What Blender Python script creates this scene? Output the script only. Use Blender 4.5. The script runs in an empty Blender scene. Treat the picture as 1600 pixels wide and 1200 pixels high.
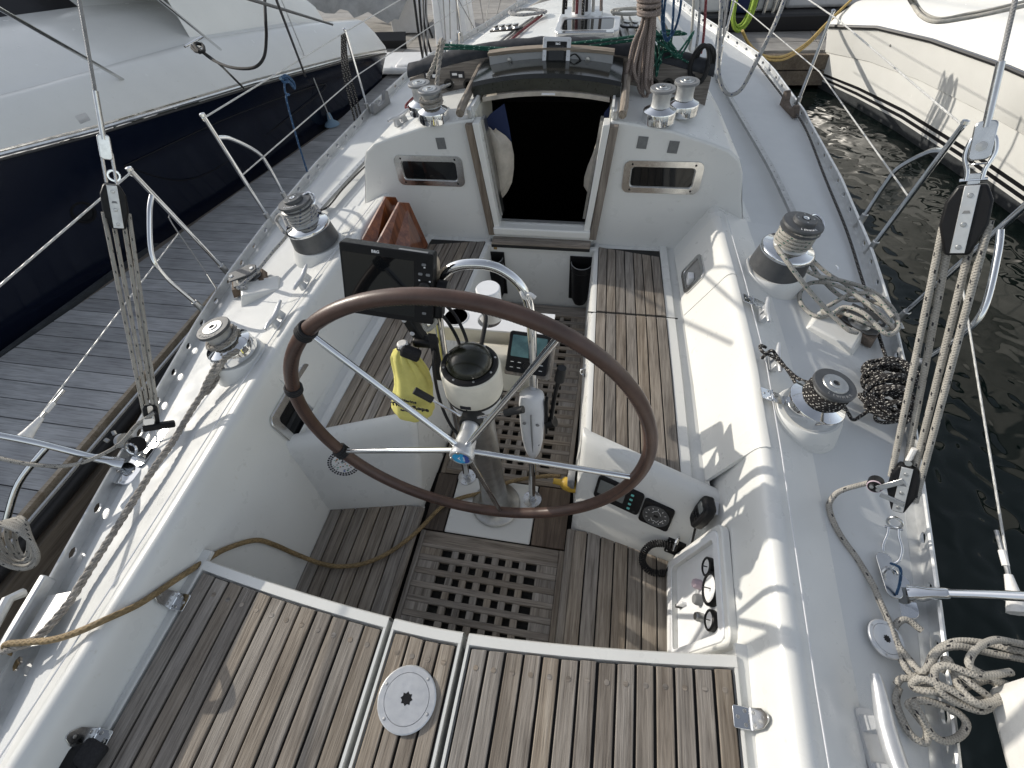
import bpy, math, random
from mathutils import Vector, Matrix
random.seed(7)
R=math.radians
SC=bpy.context.scene
COL=SC.collection
# ---------------------------------------------------------------- camera
CAM=Vector((0.37864,0.0,1.6))
RI=Vector((0.98211794,0.17792038,-0.06155235))
UP=Vector((-0.09888535,0.76571231,0.63553627))
FW=Vector((-0.16020625,0.61808495,-0.76961351))
FPX=744.266
cd=bpy.data.cameras.new('camera'); cam=bpy.data.objects.new('camera',cd); COL.objects.link(cam)
cd.sensor_width=36; cd.lens=FPX/1600*36; cd.clip_start=0.02; cd.clip_end=3000
m=Matrix((RI,UP,-FW)).transposed().to_4x4(); m.translation=CAM
cam.matrix_world=m; SC.camera=cam
# ---------------------------------------------------------------- light
SUN=Vector((-2.4,0.73,1.0)).normalized()
EL=math.asin(SUN.z); AZ=math.atan2(SUN.x,SUN.y)
w=bpy.data.worlds.new('World'); SC.world=w; w.use_nodes=True
nt=w.node_tree; bg=nt.nodes['Background']
sky=nt.nodes.new('ShaderNodeTexSky'); sky.sky_type='NISHITA'; sky.sun_disc=False
sky.sun_elevation=EL; sky.sun_rotation=AZ; sky.air_density=1.0; sky.dust_density=1.2; sky.ozone_density=1.0
hs=nt.nodes.new('ShaderNodeHueSaturation'); hs.inputs['Saturation'].default_value=.42   # sky colour desaturated to take the blue tint out of the shade
nt.links.new(sky.outputs[0],hs.inputs['Color']); nt.links.new(hs.outputs[0],bg.inputs[0]); bg.inputs[1].default_value=0.14
sd=bpy.data.lights.new('sun','SUN'); sd.energy=2.6; sd.angle=R(0.5); sd.color=(1,0.93,0.82)
so=bpy.data.objects.new('sun',sd); COL.objects.link(so)
so.rotation_euler=(-SUN).to_track_quat('-Z','Y').to_euler()
SC.view_settings.view_transform='Standard'; SC.view_settings.look='None'
SC.view_settings.exposure=0.48; SC.view_settings.gamma=1; SC.view_settings.use_curve_mapping=False

def at(px,py,ax,val):
    """the point of the place seen at a pixel of the photograph, on the plane ax = val"""
    d=FW+RI*((px-800)/FPX)+UP*((600-py)/FPX)
    i='xyz'.index(ax)
    return CAM+d*((val-CAM[i])/d[i])
# ---------------------------------------------------------------- materials
MT={}
def nodes(name):
    m=bpy.data.materials.new(name); m.use_nodes=True; MT[name]=m
    t=m.node_tree; b=t.nodes['Principled BSDF']
    return m,t,b
def coords(t,scale=(1,1,1),kind='Object'):
    c=t.nodes.new('ShaderNodeTexCoord'); mp=t.nodes.new('ShaderNodeMapping')
    mp.inputs['Scale'].default_value=scale
    t.links.new(c.outputs[kind],mp.inputs['Vector']); return mp.outputs[0]
def noise(t,vec,scale,detail=4,rough=.55):
    n=t.nodes.new('ShaderNodeTexNoise'); n.inputs['Scale'].default_value=scale
    n.inputs['Detail'].default_value=detail; n.inputs['Roughness'].default_value=rough
    if vec: t.links.new(vec,n.inputs['Vector'])
    return n.outputs['Fac']
def ramp(t,fac,stops):
    r=t.nodes.new('ShaderNodeValToRGB'); e=r.color_ramp.elements
    while len(e)<len(stops): e.new(.5)
    for x,(p,c) in zip(e,stops): x.position=p; x.color=(*c,1) if len(c)==3 else c
    t.links.new(fac,r.inputs[0]); return r.outputs[0]
def mix(t,fac,a,b,mode='MIX'):
    n=t.nodes.new('ShaderNodeMix'); n.data_type='RGBA'; n.blend_type=mode
    for s,v in ((0,fac),(6,a),(7,b)):
        if isinstance(v,(int,float)): n.inputs[s].default_value=v
        elif isinstance(v,tuple): n.inputs[s].default_value=(*v,1)
        else: t.links.new(v,n.inputs[s])
    return n.outputs[2]
def math_(t,op,a,b=None,c=None):
    n=t.nodes.new('ShaderNodeMath'); n.operation=op
    for s,v in ((0,a),(1,b),(2,c)):
        if v is None: continue
        if isinstance(v,(int,float)): n.inputs[s].default_value=v
        else: t.links.new(v,n.inputs[s])
    return n.outputs[0]
def bump(t,b,h,strength=.3,dist=.002):
    n=t.nodes.new('ShaderNodeBump'); n.inputs['Strength'].default_value=strength; n.inputs['Distance'].default_value=dist
    t.links.new(h,n.inputs['Height']); t.links.new(n.outputs[0],b.inputs['Normal'])
def plain(name,col,rough=.5,metal=0.,var=.0,vs=8,bs=0,bscale=200,spec=None,coat=0):
    m,t,b=nodes(name)
    b.inputs['Base Color'].default_value=(*col,1); b.inputs['Roughness'].default_value=rough; b.inputs['Metallic'].default_value=metal
    if spec is not None: b.inputs['Specular IOR Level'].default_value=spec
    if coat: b.inputs['Coat Weight'].default_value=coat; b.inputs['Coat Roughness'].default_value=.08
    if var:
        v=coords(t); f=noise(t,v,vs,6,.65)
        lo=tuple(c*(1-var) for c in col); hi=tuple(min(1,c*(1+var*.6)) for c in col)
        t.links.new(ramp(t,f,[(.3,lo),(.7,hi)]),b.inputs['Base Color'])
        t.links.new(ramp(t,noise(t,v,vs*3),[(.3,(rough*.8,)*3),(.75,(min(1,rough*1.35),)*3)]),b.inputs['Roughness'])
    if bs:
        v=coords(t); bump(t,b,noise(t,v,bscale,2),bs,.001)
    return m
def gel(name,col,rough,dirt=.18,bs=.0,bscale=300):
    m,t,b=nodes(name); v=coords(t)
    big=noise(t,v,2.3,5,.6); fine=noise(t,v,34,5,.7)
    c=ramp(t,big,[(.3,tuple(x*(1-dirt*.28) for x in col)),(.62,col)])
    stain=ramp(t,fine,[(.0,(1,1,1)),(.63,(1,1,1)),(.78,(1-dirt,1-dirt*1.15,1-dirt*1.5))])
    c=mix(t,.75,c,stain,'MULTIPLY')
    t.links.new(c,b.inputs['Base Color'])
    t.links.new(ramp(t,noise(t,v,11,4),[(.3,(rough*.75,)*3),(.7,(rough*1.25,)*3)]),b.inputs['Roughness'])
    if bs: bump(t,b,noise(t,v,bscale,1),bs,.0012)
    return m
gel('gelcoat',(.69,.695,.675),.32)
gel('gelcoat_lid',(.72,.72,.69),.34)
gel('nonskid',(.62,.635,.635),.6,.14,.55,420)
gel('topsides_white',(.75,.75,.72),.22,.2)
gel('topsides_grey',(.6,.61,.63),.25,.15)
gel('navy_gelcoat',(.006,.009,.02),.16,.1)
def wood(name,lo,mid,hi,axis='y',rough=.75,grain=1.0,rand=True,coat=0.,groove=.5):
    m,t,b=nodes(name)
    s=[34.,34.,34.]; s['xyz'.index(axis)]=1.6
    tc=t.nodes.new('ShaderNodeTexCoord'); oi=t.nodes.new('ShaderNodeObjectInfo')
    add=t.nodes.new('ShaderNodeVectorMath'); add.operation='ADD'
    sc=t.nodes.new('ShaderNodeVectorMath'); sc.operation='SCALE'; sc.inputs[0].default_value=(3.1,7.7,5.3)
    t.links.new(oi.outputs['Random'],sc.inputs['Scale'])
    t.links.new(tc.outputs['Object'],add.inputs[0]); t.links.new(sc.outputs[0],add.inputs[1])
    mp=t.nodes.new('ShaderNodeMapping'); mp.inputs['Scale'].default_value=s; t.links.new(add.outputs[0],mp.inputs['Vector'])
    n1=t.nodes.new('ShaderNodeTexNoise'); n1.inputs['Scale'].default_value=1.7*grain; n1.inputs['Detail'].default_value=7; n1.inputs['Roughness'].default_value=.62; n1.inputs['Distortion'].default_value=.6
    t.links.new(mp.outputs[0],n1.inputs['Vector'])
    n2=t.nodes.new('ShaderNodeTexNoise'); n2.inputs['Scale'].default_value=7*grain; n2.inputs['Detail'].default_value=3
    t.links.new(mp.outputs[0],n2.inputs['Vector'])
    n3=t.nodes.new('ShaderNodeTexNoise'); n3.inputs['Scale'].default_value=4.5; n3.inputs['Detail'].default_value=4
    t.links.new(add.outputs[0],n3.inputs['Vector'])
    c=ramp(t,n1.outputs['Fac'],[(.28,lo),(.5,mid),(.72,hi)])
    c=mix(t,.55,c,ramp(t,n2.outputs['Fac'],[(.32,(.45,.42,.4)),(.52,(1,1,1))]),'MULTIPLY')
    c=mix(t,.5,c,ramp(t,n3.outputs['Fac'],[(.35,(.62,.6,.6)),(.65,(1.0,.98,.95))]),'MULTIPLY')
    if rand:
        hv=t.nodes.new('ShaderNodeHueSaturation')
        t.links.new(math_(t,'MULTIPLY_ADD',oi.outputs['Random'],.32,.84),hv.inputs['Value'])
        rr=math_(t,'FRACT',math_(t,'MULTIPLY',oi.outputs['Random'],17.3))
        t.links.new(math_(t,'MULTIPLY_ADD',rr,.55,.62),hv.inputs['Saturation'])
        t.links.new(c,hv.inputs['Color']); c=hv.outputs[0]
    t.links.new(c,b.inputs['Base Color']); b.inputs['Roughness'].default_value=rough
    if coat: b.inputs['Coat Weight'].default_value=coat; b.inputs['Coat Roughness'].default_value=.1
    bump(t,b,math_(t,'ADD',n1.outputs['Fac'],math_(t,'MULTIPLY',n2.outputs['Fac'],.6)),groove,.003)
    return m
wood('teak',(.125,.1,.077),(.265,.23,.19),(.375,.335,.287),'y',groove=.7)
wood('teak_across',(.13,.108,.084),(.265,.226,.184),(.40,.35,.295),'x',groove=.7)
wood('teak_dark',(.08,.055,.036),(.13,.092,.064),(.18,.135,.095),'y')
wood('teak_upright',(.13,.1,.075),(.235,.195,.155),(.33,.29,.24),'z')
wood('mahogany',(.09,.024,.008),(.2,.058,.018),(.31,.105,.035),'z',.28,.6,True,.6,.1)
wood('pale_ply',(.33,.26,.18),(.47,.39,.29),(.57,.49,.39),'x',.6,.5,False)
wood('dock_composite',(.39,.397,.405),(.48,.488,.496),(.55,.558,.566),'x',.7,.55,True,0,.35)
wood('dock_pale',(.3,.29,.275),(.38,.37,.35),(.46,.45,.43),'x',.8,.6,True)
wood('dock_timber',(.13,.1,.075),(.2,.165,.125),(.27,.225,.175),'y',.85,.5,True)
plain('caulk',(.012,.012,.012),.7)
plain('bilge',(.03,.028,.024),.8,0,.5,20)
plain('chrome',(.72,.73,.74),.07,1.,.06,30)
plain('stainless',(.62,.62,.61),.2,1.,.15,25)
plain('worn_steel',(.5,.5,.49),.36,1.,.2,30,.2,300)
plain('aluminium',(.62,.63,.63),.42,.75,.14,18)
plain('silver_paint',(.6,.61,.62),.35,.6,.08,20)
plain('drum_grey',(.52,.53,.53),.5,.7,.1,60,.5,700)
plain('charcoal_metal',(.1,.103,.107),.45,.5,.15,25)
plain('black_plastic',(.009,.009,.01),.42,0,.2,30,spec=.25)
plain('black_rubber',(.015,.015,.015),.65)
plain('black_cloth',(.014,.014,.016),.9,0,.2,60,.5,500)
plain('grey_plastic',(.2,.205,.21),.5)
plain('pale_plastic',(.62,.63,.65),.4,0,.08,12)
plain('cream_paint',(.68,.65,.56),.4,0,.1,14)
plain('white_plastic',(.78,.79,.8),.35,0,.06,10)
plain('print_white',(.8,.8,.8),.5)
plain('print_black',(.015,.015,.02),.55)
plain('print_blue',(.03,.1,.36),.5)
plain('logo_blue',(.03,.33,.62),.4)
plain('logo_navy',(.03,.07,.32),.4)
plain('print_green',(.1,.35,.22),.5)
plain('print_orange',(.6,.3,.12),.5)
plain('teal_key',(.15,.5,.47),.5)
plain('lcd_grey',(.16,.17,.165),.25)
plain('lcd_teal',(.1,.2,.21),.12,0,.5,9)
plain('mauve_plastic',(.5,.4,.45),.5)
plain('dark_glass',(.008,.009,.010),.05,0,0,spec=.4)
plain('smoked_acrylic',(.014,.015,.014),.12)
plain('compass_glass',(.012,.013,.006),.2,0,.6,22)
plain('hatch_edge',(.03,.032,.026),.3,0,.3,20)
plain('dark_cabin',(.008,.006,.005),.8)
plain('canvas_dark',(.03,.033,.04),.85,0,.3,12,.4,300)
plain('canvas_pale',(.46,.42,.36),.9,0,.25,14,.5,260)
plain('canvas_grey',(.3,.3,.29),.9,0,.3,4,.6,40)
plain('navy_cloth',(.012,.022,.07),.9)
plain('white_canvas',(.7,.69,.66),.85,0,.12,8,.5,120)
plain('yellow_cloth',(.72,.66,.2),.8,0,.12,18,.4,300)
plain('white_tape',(.75,.74,.72),.6,0,.12,40,.6,150)
plain('grey_patch',(.16,.165,.165),.9,0,.2,60)
plain('yellow_plug',(.55,.36,.05),.5,0,.15,30)
plain('rub_black',(.02,.02,.022),.45)
plain('stripe_black',(.012,.012,.014),.3)
plain('stripe_white',(.75,.75,.73),.3)
plain('antifoul',(.05,.055,.06),.7,0,.3,10)
plain('glue_brown',(.3,.2,.08),.7)
def leather():
    m,t,b=nodes('leather'); v=coords(t)
    f=noise(t,v,12,6,.7); c=ramp(t,f,[(.3,(.058,.033,.025)),(.7,(.105,.059,.044))])
    t.links.new(c,b.inputs['Base Color']); b.inputs['Roughness'].default_value=.38
    bump(t,b,noise(t,v,260,3),.25,.001)
leather()
def rope_mat(name,col,fleck=None,fu=22.,fw=.3,nv=2.,rough=.85,braid=130,fr=1.0,var=.2,fv=.2):
    """braided cover: UV.x runs along the rope in metres, UV.y round it"""
    m,t,b=nodes(name)
    uv=t.nodes.new('ShaderNodeTexCoord'); sp=t.nodes.new('ShaderNodeSeparateXYZ'); t.links.new(uv.outputs['UV'],sp.inputs[0])
    u,vv=sp.outputs[0],sp.outputs[1]
    f=noise(t,coords(t),26,4)
    c=ramp(t,f,[(.3,tuple(x*(1-var) for x in col)),(.7,tuple(min(1,x*(1+var*.5)) for x in col))])
    a=math_(t,'SINE',math_(t,'ADD',math_(t,'MULTIPLY',u,braid*6.28),math_(t,'MULTIPLY',vv,6.28*4)))
    d=math_(t,'SINE',math_(t,'SUBTRACT',math_(t,'MULTIPLY',u,braid*6.28),math_(t,'MULTIPLY',vv,6.28*4)))
    h=math_(t,'MAXIMUM',a,d)
    c=mix(t,.6,c,ramp(t,h,[(.2,(.62,.62,.62)),(.75,(1,1,1))]),'MULTIPLY')
    if fleck:
        s1=math_(t,'FRACT',math_(t,'ADD',math_(t,'MULTIPLY',u,fu),math_(t,'MULTIPLY',vv,fr)))
        s2=math_(t,'FRACT',math_(t,'ADD',math_(t,'MULTIPLY',vv,nv),math_(t,'MULTIPLY',math_(t,'FLOOR',math_(t,'MULTIPLY',u,fu)),.37)))
        k=math_(t,'MULTIPLY',math_(t,'LESS_THAN',s1,fw),math_(t,'LESS_THAN',s2,fv))
        c=mix(t,k,c,fleck)
    t.links.new(c,b.inputs['Base Color']); b.inputs['Roughness'].default_value=rough
    bump(t,b,h,.55,.0016)
rope_mat('rope_tackle',(.4,.38,.34),(.02,.02,.025),26,.26,2,fr=.9,fv=.17)
rope_mat('rope_green_fleck',(.42,.4,.36),(.03,.09,.07),34,.4,2,fr=.4,fv=.2)
rope_mat('rope_blue_fleck',(.4,.4,.39),(.03,.05,.13),34,.4,2,fr=.4,fv=.2)
rope_mat('rope_black',(.014,.012,.012),(.5,.48,.44),60,.5,3,fr=.5,fv=.22)
rope_mat('rope_plain',(.5,.48,.43))
rope_mat('rope_three_strand',(.36,.335,.3),None,braid=60,var=.35)
rope_mat('rope_taupe',(.25,.2,.175),(.5,.44,.4),120,.3,4)
rope_mat('rope_blue',(.02,.07,.16),(.2,.3,.4),40,.3,2)
rope_mat('rope_green',(.01,.1,.07),(.3,.45,.38),36,.3,2)
rope_mat('rope_red',(.22,.045,.05),(.4,.2,.2),40,.3,2)
rope_mat('rope_lime',(.36,.52,.06),(.25,.4,.05),30,.3,1,.6)
rope_mat('cord_yellow',(.6,.42,.14),None,rough=.6)
rope_mat('cable_tan',(.27,.19,.09),None,braid=40,rough=.7,var=.35)
rope_mat('cable_black',(.012,.012,.013),None,rough=.8)
rope_mat('wire_white',(.62,.62,.6),None,rough=.4,braid=20)
rope_mat('wire_steel',(.32,.32,.32),None,rough=.35,braid=150)
def water():
    m,t,b=nodes('water')
    b.inputs['Base Color'].default_value=(.007,.013,.011,1); b.inputs['Roughness'].default_value=.03
    b.inputs['Specular IOR Level'].default_value=.5; b.inputs['IOR'].default_value=1.33
    v=coords(t,(1,1,1)); a=noise(t,v,2.4,1,.4); n=t.nodes.new('ShaderNodeTexNoise'); n.inputs['Scale'].default_value=5.5; n.inputs['Detail'].default_value=0; n.inputs['Distortion'].default_value=.8
    t.links.new(v,n.inputs['Vector'])
    h=math_(t,'ADD',a,math_(t,'MULTIPLY',n.outputs['Fac'],.35))
    bump(t,b,h,.34,.13)
water()
# ---------------------------------------------------------------- mesh builder
class M:
    def __init__(s): s.v=[]; s.f=[]; s.uv={}
    def add(s,vs,fs,uvs=None):
        o=len(s.v); s.v+= [tuple(x) for x in vs]
        for i,f in enumerate(fs):
            s.f.append(tuple(o+k for k in f))
            if uvs: s.uv[len(s.f)-1]=uvs[i]
        return s
    def box(s,c,d,rot=None):
        x,y,z=d[0]/2,d[1]/2,d[2]/2; c=Vector(c)
        vs=[Vector(p) for p in((-x,-y,-z),(x,-y,-z),(x,y,-z),(-x,y,-z),(-x,-y,z),(x,-y,z),(x,y,z),(-x,y,z))]
        if rot is not None: vs=[rot@p for p in vs]
        return s.add([p+c for p in vs],[(0,3,2,1),(4,5,6,7),(0,1,5,4),(1,2,6,5),(2,3,7,6),(3,0,4,7)])
    def hexa(s,p):   # 8 points: bottom ring then top ring
        return s.add(p,[(0,3,2,1),(4,5,6,7),(0,1,5,4),(1,2,6,5),(2,3,7,6),(3,0,4,7)])
    def grid(s,rows,closed=False,flip=False):
        n=len(rows[0]); vs=[p for r in rows for p in r]; fs=[]
        for i in range(len(rows)-1):
            for j in range(n if closed else n-1):
                k=(j+1)%n; q=(i*n+j,i*n+k,(i+1)*n+k,(i+1)*n+j)
                fs.append(q[::-1] if flip else q)
        return s.add(vs,fs)
    def lathe(s,prof,n=24,c=(0,0,0),mat=None,ang=2*math.pi):
        mat=mat or Matrix.Identity(3); c=Vector(c); rows=[]
        for r,z in prof:
            rows.append([c+mat@Vector((r*math.cos(2*math.pi*k/n),r*math.sin(2*math.pi*k/n),z)) for k in range(n)])
        o=len(s.v); s.grid(rows,True)
        if prof[0][0]>1e-6 and not (len(prof)==2 and prof[1][0]<1e-6 and prof[0][1]==prof[1][1]): s.f.append(tuple(o+k for k in range(n))[::-1])
        if prof[-1][0]>1e-6: s.f.append(tuple(o+(len(prof)-1)*n+k for k in range(n)))
        return s
    def cyl(s,a,b,r,n=14,r2=None):
        a,b=Vector(a),Vector(b); d=b-a; q=d.to_track_quat('Z','Y').to_matrix()
        return s.lathe([(r,0),(r if r2 is None else r2,d.length)],n,a,q)
    def tube(s,pts,r,n=8,closed=False,caps=True,u0=0.,twist=0.):
        pts=[Vector(p) for p in pts]; L=len(pts); rows=[]; us=[]
        t0=(pts[1]-pts[0]).normalized(); nrm=t0.orthogonal().normalized(); u=u0; pv=t0
        for i,p in enumerate(pts):
            if closed: t=(pts[(i+1)%L]-pts[i-1]).normalized()
            else: t=(pts[min(i+1,L-1)]-pts[max(i-1,0)]).normalized()
            if i: u+=(p-pts[i-1]).length; nrm=pv.rotation_difference(t)@nrm
            nrm=(nrm-t*nrm.dot(t)).normalized(); bi=t.cross(nrm); pv=t
            rr=r(i/(L-1)) if callable(r) else r
            rows.append([p+(nrm*math.cos(2*math.pi*k/n)+bi*math.sin(2*math.pi*k/n))*rr for k in range(n)]); us.append(u)
        if closed: rows.append(rows[0]); us.append(u+(pts[0]-pts[-1]).length)
        vs=[p for q in rows for p in q]; fs=[];uv=[]
        for i in range(len(rows)-1):
            for j in range(n):
                k=(j+1)%n
                fs.append((i*n+j,i*n+k,(i+1)*n+k,(i+1)*n+j)); uv.append(((us[i],j/n),(us[i],(j+1)/n),(us[i+1],(j+1)/n),(us[i+1],j/n)))
        if caps and not closed:
            fs.append(tuple(range(n))[::-1]); uv.append(((us[0],0),)*n)
            fs.append(tuple((len(rows)-1)*n+k for k in range(n))); uv.append(((us[-1],0),)*n)
        return s.add(vs,fs,uv)
    def prism(s,poly,fn,d0,d1):
        """polygon (2-D) put in space by fn(a,b,d) and extruded from d0 to d1"""
        n=len(poly); vs=[fn(a,b,d0) for a,b in poly]+[fn(a,b,d1) for a,b in poly]
        fs=[tuple(range(n))[::-1],tuple(range(n,2*n))]+[(i,(i+1)%n,n+(i+1)%n,n+i) for i in range(n)]
        return s.add(vs,fs)
    def ring(s,outer,inner,fn,d0,d1):
        n=len(outer); rows=[[fn(a,b,d) for a,b in pl] for pl,d in((outer,d0),(outer,d1),(inner,d1),(inner,d0))]
        rows.append(rows[0]); return s.grid(rows,True)
    def torus(s,c,R_,r,mat=None,n=28,k=10,a0=0,a1=2*math.pi):
        mat=mat or Matrix.Identity(3); full=abs(a1-a0-2*math.pi)<1e-6
        pts=[Vector(c)+mat@Vector((R_*math.cos(a0+(a1-a0)*i/n),R_*math.sin(a0+(a1-a0)*i/n),0)) for i in range(n if full else n+1)]
        return s.tube(pts,r,k,full)
    def xf(s,mat):
        s.v=[tuple(mat@Vector(p)) for p in s.v]; return s
    def build(s,name,mat,parent=None,smooth=35,bevel=0,loc=None):
        me=bpy.data.meshes.new(name); me.from_pydata(s.v,[],s.f)
        if s.uv:
            l=me.uv_layers.new(name='UVMap')
            for i,u in s.uv.items():
                p=me.polygons[i]
                for k,li in enumerate(p.loop_indices): l.data[li].uv=u[k] if k<len(u) else u[-1]
        me.validate(); 
        o=bpy.data.objects.new(name,me); COL.objects.link(o)
        me.materials.append(MT[mat])
        import bmesh
        bm=bmesh.new(); bm.from_mesh(me); bmesh.ops.recalc_face_normals(bm,faces=bm.faces); bm.to_mesh(me); bm.free()
        if smooth:
            me.polygons.foreach_set('use_smooth',[True]*len(me.polygons)); me.set_sharp_from_angle(angle=R(smooth))
        if bevel:
            b=o.modifiers.new('bevel','BEVEL'); b.width=bevel; b.segments=2; b.limit_method='ANGLE'; b.angle_limit=R(40)
        if parent: o.parent=parent
        if loc is not None: o.location=loc
        return o
def spl(pts,k=8,closed=False):
    """Catmull-Rom through the points"""
    P=[Vector(p) for p in pts]; n=len(P); out=[]
    rng=range(n if closed else n-1)
    for i in rng:
        g=lambda j: P[j%n] if closed else P[max(0,min(n-1,j))]
        a,b,c,d=g(i-1),g(i),g(i+1),g(i+2)
        for q in range(k):
            t=q/k; out.append(.5*((2*b)+(c-a)*t+(2*a-5*b+4*c-d)*t*t+(3*b-a-3*c+d)*t*t*t))
    if not closed: out.append(P[-1])
    return out
def tag(o,label,cat,group=None,kind=None):
    if label: o['label']=label
    if cat: o['category']=cat
    if group: o['group']=group
    if kind: o['kind']=kind
    return o
def thing(name,label,cat,loc=(0,0,0),group=None,rot=None):
    o=bpy.data.objects.new(name,None); COL.objects.link(o); o.empty_display_size=.05
    o.location=loc
    if rot is not None: o.rotation_euler=rot
    return tag(o,label,cat,group)
def kids(o): return [c for c in bpy.data.objects if c.parent==o]
KID={}
def dup(o,loc=None,rot=None,label=None,mirror=False,parent=None):
    c=o.copy(); COL.objects.link(c)
    if parent: c.parent=parent
    for ch in kids(o): dup(ch,parent=c)
    if loc is not None: c.location=loc
    if rot is not None: c.rotation_euler=rot
    if label: c['label']=label
    if mirror: c.scale=(-c.scale[0],c.scale[1],c.scale[2])
    return c
def copymesh(o,parent,loc,rot=None):
    c=o.copy(); COL.objects.link(c); c.parent=parent; c.location=loc
    if rot is not None: c.rotation_euler=rot
    return c
def rrect(w,h,r,n=5):
    out=[]
    for cx,cy,a in((w/2-r,h/2-r,0),(-w/2+r,h/2-r,90),(-w/2+r,-h/2+r,180),(w/2-r,-h/2+r,270)):
        for k in range(n+1):
            t=R(a+90*k/n); out.append((cx+r*math.cos(t),cy+r*math.sin(t)))
    return out
def lerp(tab,x):
    if x<=tab[0][0]: return tab[0][1]
    for (a,b),(c,d) in zip(tab,tab[1:]):
        if x<=c: return b+(d-b)*(x-a)/(c-a)
    return tab[-1][1]
def text(s,size,mat,name,parent,matrix,depth=.0006,align='CENTER',bold=0.):
    cu=bpy.data.curves.new(name,'FONT'); cu.body=s; cu.size=size; cu.align_x=align; cu.align_y='CENTER'; cu.extrude=depth; cu.offset=bold; cu.resolution_u=3
    o=bpy.data.objects.new(name,cu); dg=bpy.context.evaluated_depsgraph_get(); COL.objects.link(o); dg.update()
    me=bpy.data.meshes.new_from_object(o.evaluated_get(dg)); bpy.data.objects.remove(o); bpy.data.curves.remove(cu)
    me.materials.clear(); me.materials.append(MT[mat])
    q=bpy.data.objects.new(name,me); COL.objects.link(q); q.parent=parent; q.matrix_local=matrix; return q
def frame(o,x,y):
    """4x4 whose local x,y run along the given directions"""
    x=Vector(x).normalized(); y=Vector(y); z=x.cross(y).normalized(); y=z.cross(x)
    m=Matrix((x,y,z)).transposed().to_4x4(); m.translation=Vector(o); return m
# ================================================================ the boat we stand on
boat=thing('sailboat','white sailing yacht with teak cockpit, seen from its stern','sailing yacht')
XR=[(-.7,1.15),(-.07,1.30),(.2,1.385),(.6,1.475),(1.0,1.56),(1.5,1.665),(1.9,1.725),(2.45,1.775),(3.2,1.80),(4.2,1.775),(5.0,1.68),(5.4,1.60),(6.0,1.37),(6.4,1.2),(7.0,1.0),(7.5,.8),(8.3,.45),(9.1,.05)]
ZR=[(-.7,-.04),(4,-.05),(6,0.0),(7.5,.05),(9.1,.12)]
CT=[(-.7,.92),(-.2,.945),(.3,.957),(.65,.972),(1.0,.988),(1.4,.998),(1.9,.98),(2.2,.963),(2.56,.945)]
xr=lambda y: lerp(XR,y); zr=lambda y: lerp(ZR,y); ct=lambda y: lerp(CT,y)
YB=2.55
def cbz(y):   # foot of the coaming face: x, z
    if y<1.12: return .785,-.58
    return lerp([(1.12,.868),(2.56,.79)],y),-.135
def face_x(y,z):
    xb=.785 if y<1.12 else lerp([(1.12,.868),(2.56,.79)],y); zb=-.58 if y<1.12 else -.135
    return xb+(ct(y)-.032-xb)*(z-zb)/(.10-zb)
def coam(y):
    x0,z0=cbz(y); c=ct(y); r=xr(y)
    zo=lerp([(-.7,.02),(.2,.045),(1.2,.06),(2.56,.06)],y)
    xo=c+.20 if y>.2 else c+.2-(.2-y)*.12
    return [(x0,z0),(x0+(c-.032-x0)*.94,z0+(.10-z0)*.94),(c-.032,.10),(c-.022,.125),(c-.010,.142),(c+.006,.1495),(c+.020,.147),(c+.032,.1425),(xo,zo),(xo+.02,zo-.006),(r-.05,zr(y)+.008),(r,zr(y))]
ys=[-.7,-.4,-.2,0,.2,.4,.6,.8,1.0,1.115,1.12,1.3,1.5,1.7,1.9,2.1,2.3,2.45,2.56]
def both(fn,name,mat,**k):
    for s in(1,-1): fn(s).build(name,mat,boat,**k)
def coam_m(s):
    m=M(); m.grid([[Vector((s*x,y,z)) for x,z in coam(y)[:9]] for y in ys],flip=s<0); return m
both(coam_m,'coaming','gelcoat',smooth=50)
def deck_m(s):
    m=M(); m.grid([[Vector((s*x,y,z)) for x,z in coam(y)[8:]] for y in ys],flip=s<0)
    return m
both(deck_m,'side_deck','nonskid',smooth=40)
# cabin trunk and foredeck
TW=[(2.56,1.04),(3.21,.99),(3.78,.92),(4.5,.85),(5.4,.70),(6.1,.52),(6.6,.3)]
TZ=[(2.56,1.0),(4.0,1.0),(5.0,.92),(5.6,.75),(6.1,.45),(6.6,.1)]
def trunk(y):
    k=lerp(TW,y)/1.04; h=lerp(TZ,y)
    z=lambda v: .05+(v-.05)*h
    return [(0,z(.612)),(.25*k,z(.60)),(.48*k,z(.565)),(.66*k,z(.535)),(.85*k,z(.48)),(.95*k,z(.445)),(1.01*k,z(.40)),(1.04*k,z(.34)),(1.08*k,z(.2)),(1.12*k,z(.075)),(1.15*k,z(.05)),(1.18*k,z(.043))]
y2=[2.56,2.7,3.0,3.21,3.5,3.78,4.1,4.5,5.0,5.4,5.8,6.1,6.6]
def roof_m(s):
    m=M(); A=[y for y in y2 if y<=3.05]+[3.06]; B=[3.06]+[y for y in y2 if y>3.06]
    cut=lambda y:[(.365,.585)]+trunk(y)[2:]
    m.grid([[Vector((s*x,y,z)) for x,z in cut(y)] for y in A],flip=s<0)
    m.grid([[Vector((s*x,y,z)) for x,z in trunk(y)] for y in B],flip=s<0); return m
both(roof_m,'coachroof','gelcoat',smooth=42)
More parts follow.
